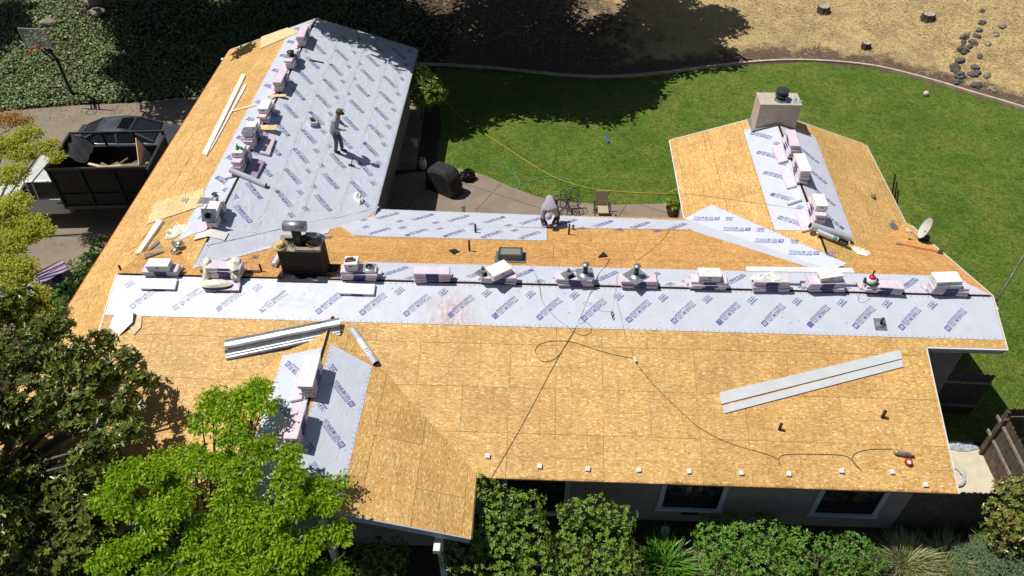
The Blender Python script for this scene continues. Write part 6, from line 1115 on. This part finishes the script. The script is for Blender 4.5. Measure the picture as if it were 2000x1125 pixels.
def blades(nm, lab, px, py, z0, n, L, w, m, spread, rad_):
    c = at(px, py, z0); o = thing(nm, lab, 'ornamental grass', Matrix.Translation((c.x, c.y, GZ))); b = MB()
    for _ in range(n):
        a = RP.uniform(0, 6.283); r_ = rad_ * RP.random() ** .6; p = Vector((r_ * math.cos(a), r_ * math.sin(a), 0)); d = Vector((math.cos(a + RP.uniform(-.9, .9)) * spread * RP.random(), math.sin(a) * spread * RP.random(), 1)).normalized(); L_ = L * RP.uniform(.6, 1.15); s = Vector((-d.y, d.x, 0.)); s = s.normalized() if s.length > .01 else Vector((1, 0, 0)); out = Vector((d.x, d.y, 0)); i = len(b.v); m1, tip = p + d * L_ * .55, p + d * L_ * .85 + out * L_ * .5 - Vector((0, 0, L_ * .12 * RP.random()))
        b.v += [(p - s * w / 2)[:], (p + s * w / 2)[:], (m1 + s * w / 2)[:], (m1 - s * w / 2)[:], tip[:]]; b.f += [(i, i + 1, i + 2, i + 3), (i + 3, i + 2, i + 4)]; b.m += [0, 0]
    f = b.build('grass_blades', MT[m], o, I4); f['kind'] = 'stuff'; return o
blades('strap_grass', 'bright green strap-leaved clump beside the brown path', 1300, 1105, GZ, 260, .75, .035, 'bl_strap', 1.1, .45); blades('strap_grass', 'small green grass tuft below the red-leaved shrub', 1925, 1062, GZ, 140, .5, .02, 'bl_strap', 1., .25)
blades('fountain_grass', 'pale fountain grass clump, left of two at the bottom', 1765, 1105, GZ, 620, .85, .016, 'bl_fountain', 1.1, .42); blades('fountain_grass', 'pale fountain grass clump, right of two at the bottom', 1845, 1105, GZ, 560, .8, .016, 'bl_fountain', 1.1, .42)
# plant in a pot by the right wing
p = at(1313, 420, GZ + .05); o = thing('potted_plant', 'leafy plant in a brown pot by the right wing', 'potted plant', Matrix.Translation((p.x, p.y, GZ + .05))); MB().lathe([(.19, 0), (.27, .34), (.30, .36), (.30, .40), (.25, .40), (.24, .36)], 18, cap=False).build('pot', MT['wood_brown'], o, I4, True); MB().lathe([(.24, .34), (.24, .35)], 14).build('soil', MT['tar'], o, I4)
b = MB(); f_ = whorl(6, .14, .05)
for _ in range(70): d = rdir(); d.z = abs(d.z); f_(b, Vector((0, 0, .55)) + Vector((d.x * .34, d.y * .34, d.z * .6)), (d + Vector((0, 0, .4))).normalized())
f = b.build('foliage', MT['lf_shrub'], o, I4); f['kind'] = 'stuff'
# ---------------- ivy bank, dry grass, lawn blades, litter
def scatter(nm, n, pxr, pyr, ok, fn, m):
    b = MB(); k = 0; tries = 0
    while k < n and tries < n * 6:
        tries += 1; px, py = RP.uniform(*pxr), RP.uniform(*pyr)
        if not ok(px, py): continue
        fn(b, atg(px, py)); k += 1
    o = b.build(nm, MT[m], local=True); o['kind'] = 'stuff'; return o
def edge(px): 
    E_ = [(-80, 228), (0, 222), (60, 214), (150, 207), (260, 202), (345, 193), (430, 188), (820, 128), (900, 132)]
    for (a, b_), (c, d) in zip(E_, E_[1:]):
        if a <= px <= c: return b_ + (d - b_) * (px - a) / (c - a)
    return 0
def ivy(b, p):
    h = .05 + .16 * (1 + noise.noise(Vector((p.x * 1.3, p.y * 1.3, 3)))) * RP.random(); d = rdir(); d.z *= .4; leaf(b, p + Vector((0, 0, h)), d, Vector((0, 0, 1)) + rdir() * .6, RP.uniform(.09, .16), RP.uniform(.08, .13), .15)
def ivy_ok(px, py):
    if py > edge(px) - 2: return False
    p = noise.noise(Vector((px * .012, py * .03, 5)));  d = 1 if px < 620 else max(.0, 1 - (px - 620) / 260)
    if 150 < px < 250 and py < 40: d *= .35
    return RP.random() < d * (1.15 + 1.2 * p)
scatter('ivy', 42000, (-60, 880), (-40, 226), ivy_ok, ivy, 'lf_ivy')
def straw(b, p):
    a = RP.uniform(0, 6.283); d = Vector((math.cos(a), math.sin(a), RP.uniform(.0, .45))); L_ = RP.uniform(.10, .26); w = RP.uniform(.008, .02); s = Vector((-d.y, d.x, 0)); i = len(b.v); p = p + Vector((0, 0, .01)); b.v += [(p - s * w)[:], (p + s * w)[:], (p + d * L_)[:]]; b.f.append((i, i + 1, i + 2)); b.m.append(0)
def straw_ok(px, py):
    ck = CURBPX(px); d = ck - py
    if d < 2: return False
    return RP.random() < min(1, .06 + max(0, d - 18) / 55) * (.25 if px < 1430 else 1) * (.55 + .9 * max(0, noise.noise(Vector((px * .013, py * .02, 1))) + .35))
CP = [(820,128),(950,135),(1100,150),(1200,153),(1300,145),(1400,132),(1500,123),(1590,122),(1700,132),(1800,155),(1900,185),(2000,215),(2100,250)]
def CURBPX(px):
    for (a, b_), (c, d) in zip(CP, CP[1:]):
        if a <= px <= c: return b_ + (d - b_) * (px - a) / (c - a)
    return -99
scatter('dry_grass', 24000, (850, 2080), (-40, 240), straw_ok, straw, 'bl_straw')
def lblade(b, p):
    a = RP.uniform(0, 6.283); d = Vector((math.cos(a) * .7, math.sin(a) * .7, .8)); L_ = RP.uniform(.05, .11); w = RP.uniform(.010, .022); s = Vector((-d.y, d.x, 0)); p = Vector((p.x, p.y, GZ + .01)); i = len(b.v); b.v += [(p - s * w)[:], (p + s * w)[:], (p + d * L_)[:]]; b.f.append((i, i + 1, i + 2)); b.m.append(0)
PAT = [(848,334),(900,331),(950,345),(1000,368),(1050,386),(1100,396),(1200,402),(1345,398),(1500,398)]
def lawn_ok(px, py):
    if py < CURBPX(px) + 1: return False
    if px > 1560: return py < 905 and px > 1560 + max(0, py - 200) * .52
    if px < 848: return False
    for (a, b_), (c, d) in zip(PAT, PAT[1:]):
        if a <= px <= c: return py < b_ + (d - b_) * (px - a) / (c - a) - 2
    return py < 398
scatter('lawn_grass', 42000, (848, 2080), (120, 905), lawn_ok, lblade, 'bl_lawn')
def drop(b, p): d = rdir(); d.z *= .2; leaf(b, Vector((p.x, p.y, p.z + .035 if p.z > GZ + .01 else GZ + .045)), d, Vector((0, 0, 1)), RP.uniform(.04, .09), .035, .2)
scatter('fallen_leaves', 900, (0, 420), (195, 480), lambda px, py: py > edge(px) and RP.random() < (1. if py < edge(px) + 22 else .12), drop, 'lf_drop'); scatter('bark_litter', 700, (860, 1500), (40, 150), lambda px, py: py < CURBPX(px) - 2, drop, 'lf_drop')
# ---------------- pines behind the house: trunks at the edge of the picture, crowns above it
def pine(lab, base_px, sh, h0, r0=.28, roof=()):
    """sh: spots (pixel x, pixel y, radius) on the ground that the crown shades"""
    base = atg(*base_px); bl = []
    for px, py, r_ in sh:
        g = atg(px, py); h = h0
        while h < 17:
            c = g - SUN * (h / -SUN.z)
            if proj(c - UPV * r_ * 1.05)[1] < -6: break
            h += .4
        bl.append((c, r_, .8))
    for sl_, px, py, r_ in roof: bl.append((sl_.px(px, py) - SUN * (5.4 / -SUN.z), r_, .8))
    o = thing('pine_tree', lab, 'tree', Matrix.Translation(base)); inv = Matrix.Translation(-base); b = MB()
    for p, d in tufts(bl, 150, shell=.2):
        for _ in range(4): leaf(b, p + rdir() * .22, rdir() + Vector((0, 0, -.2)), Vector((0, 0, 1)) + rdir(), RP.uniform(.25, .45), RP.uniform(.12, .2), .1)
    f = b.build('foliage', MT['lf_pine'], o, inv); f['kind'] = 'stuff'; t = MB(); topz = max(c.z for c, _, _ in bl); top = Vector((base.x - .3, base.y, topz + 1)); t.tube([base - Vector((0, 0, .3)), base.lerp(top, .5), top], [r0, r0 * .75, .08], 10)
    for c, r_, _ in bl: k = max(.25, min(.95, (c.z - .8 - base.z) / (top.z - base.z))); t.tube([base.lerp(top, k), base.lerp(top, k).lerp(c, .5) + Vector((0, 0, .15)), c], [.09, .06, .02], 6)
    t.build('trunk', MT['bark'], o, inv, True); return o
pine('tall pine in shade above the middle of the lawn', (1186, -25), [(1075,165,2.0),(1150,165,2.0),(1215,180,1.8),(1235,140,1.9),(1300,110,1.9),(1340,60,2.0),(1385,110,1.5),(1400,40,1.6),(1210,70,2.0),(1290,15,2.2),(1120,205,1.5),(1178,214,1.5),(1235,196,1.2),(1060,205,1.5),(1130,120,2.0),(1250,100,2.0)], 5)
pine('tall pine in shade above the left part of the lawn', (930, -35), [(880,170,1.9),(930,200,1.6),(985,165,1.8),(890,110,1.8),(1000,95,2.1),(960,30,2.2),(1085,80,2.0),(1060,15,2.0),(935,216,1.4),(995,205,1.4),(890,235,1.4),(860,200,1.2),(930,130,2.0),(1040,130,2.0)], 5)
pine('tall pine in shade behind the left wing gable', (700, -40), [(800,110,2.0),(700,100,2.0),(640,70,2.0),(720,30,2.0),(570,60,2.0),(540,0,2.0),(640,0,2.2),(840,150,1.5),(770,40,2.0),(840,70,2.0)], 6, roof=[(LR, 690, 70, .8), (LR, 750, 88, .7), (LR, 640, 52, .6), (LR, 790, 100, .6), (LL, 475, 100, .6)])
pine('tall pine in shade above the ivy bank', (330, -35), [(470,110,1.9),(400,140,1.8),(330,160,1.5),(300,110,1.8),(400,60,2.2),(280,50,1.8),(480,40,2.0),(240,10,1.6),(340,0,2.0),(250,140,1.1),(340,215,1.2),(290,165,1.3)], 5)
pine('pine casting shade at the top left corner', (-60, 30), [(5,65,1.5),(20,30,1.2),(-40,60,1.6),(-30,95,1.3)], 5, .2)
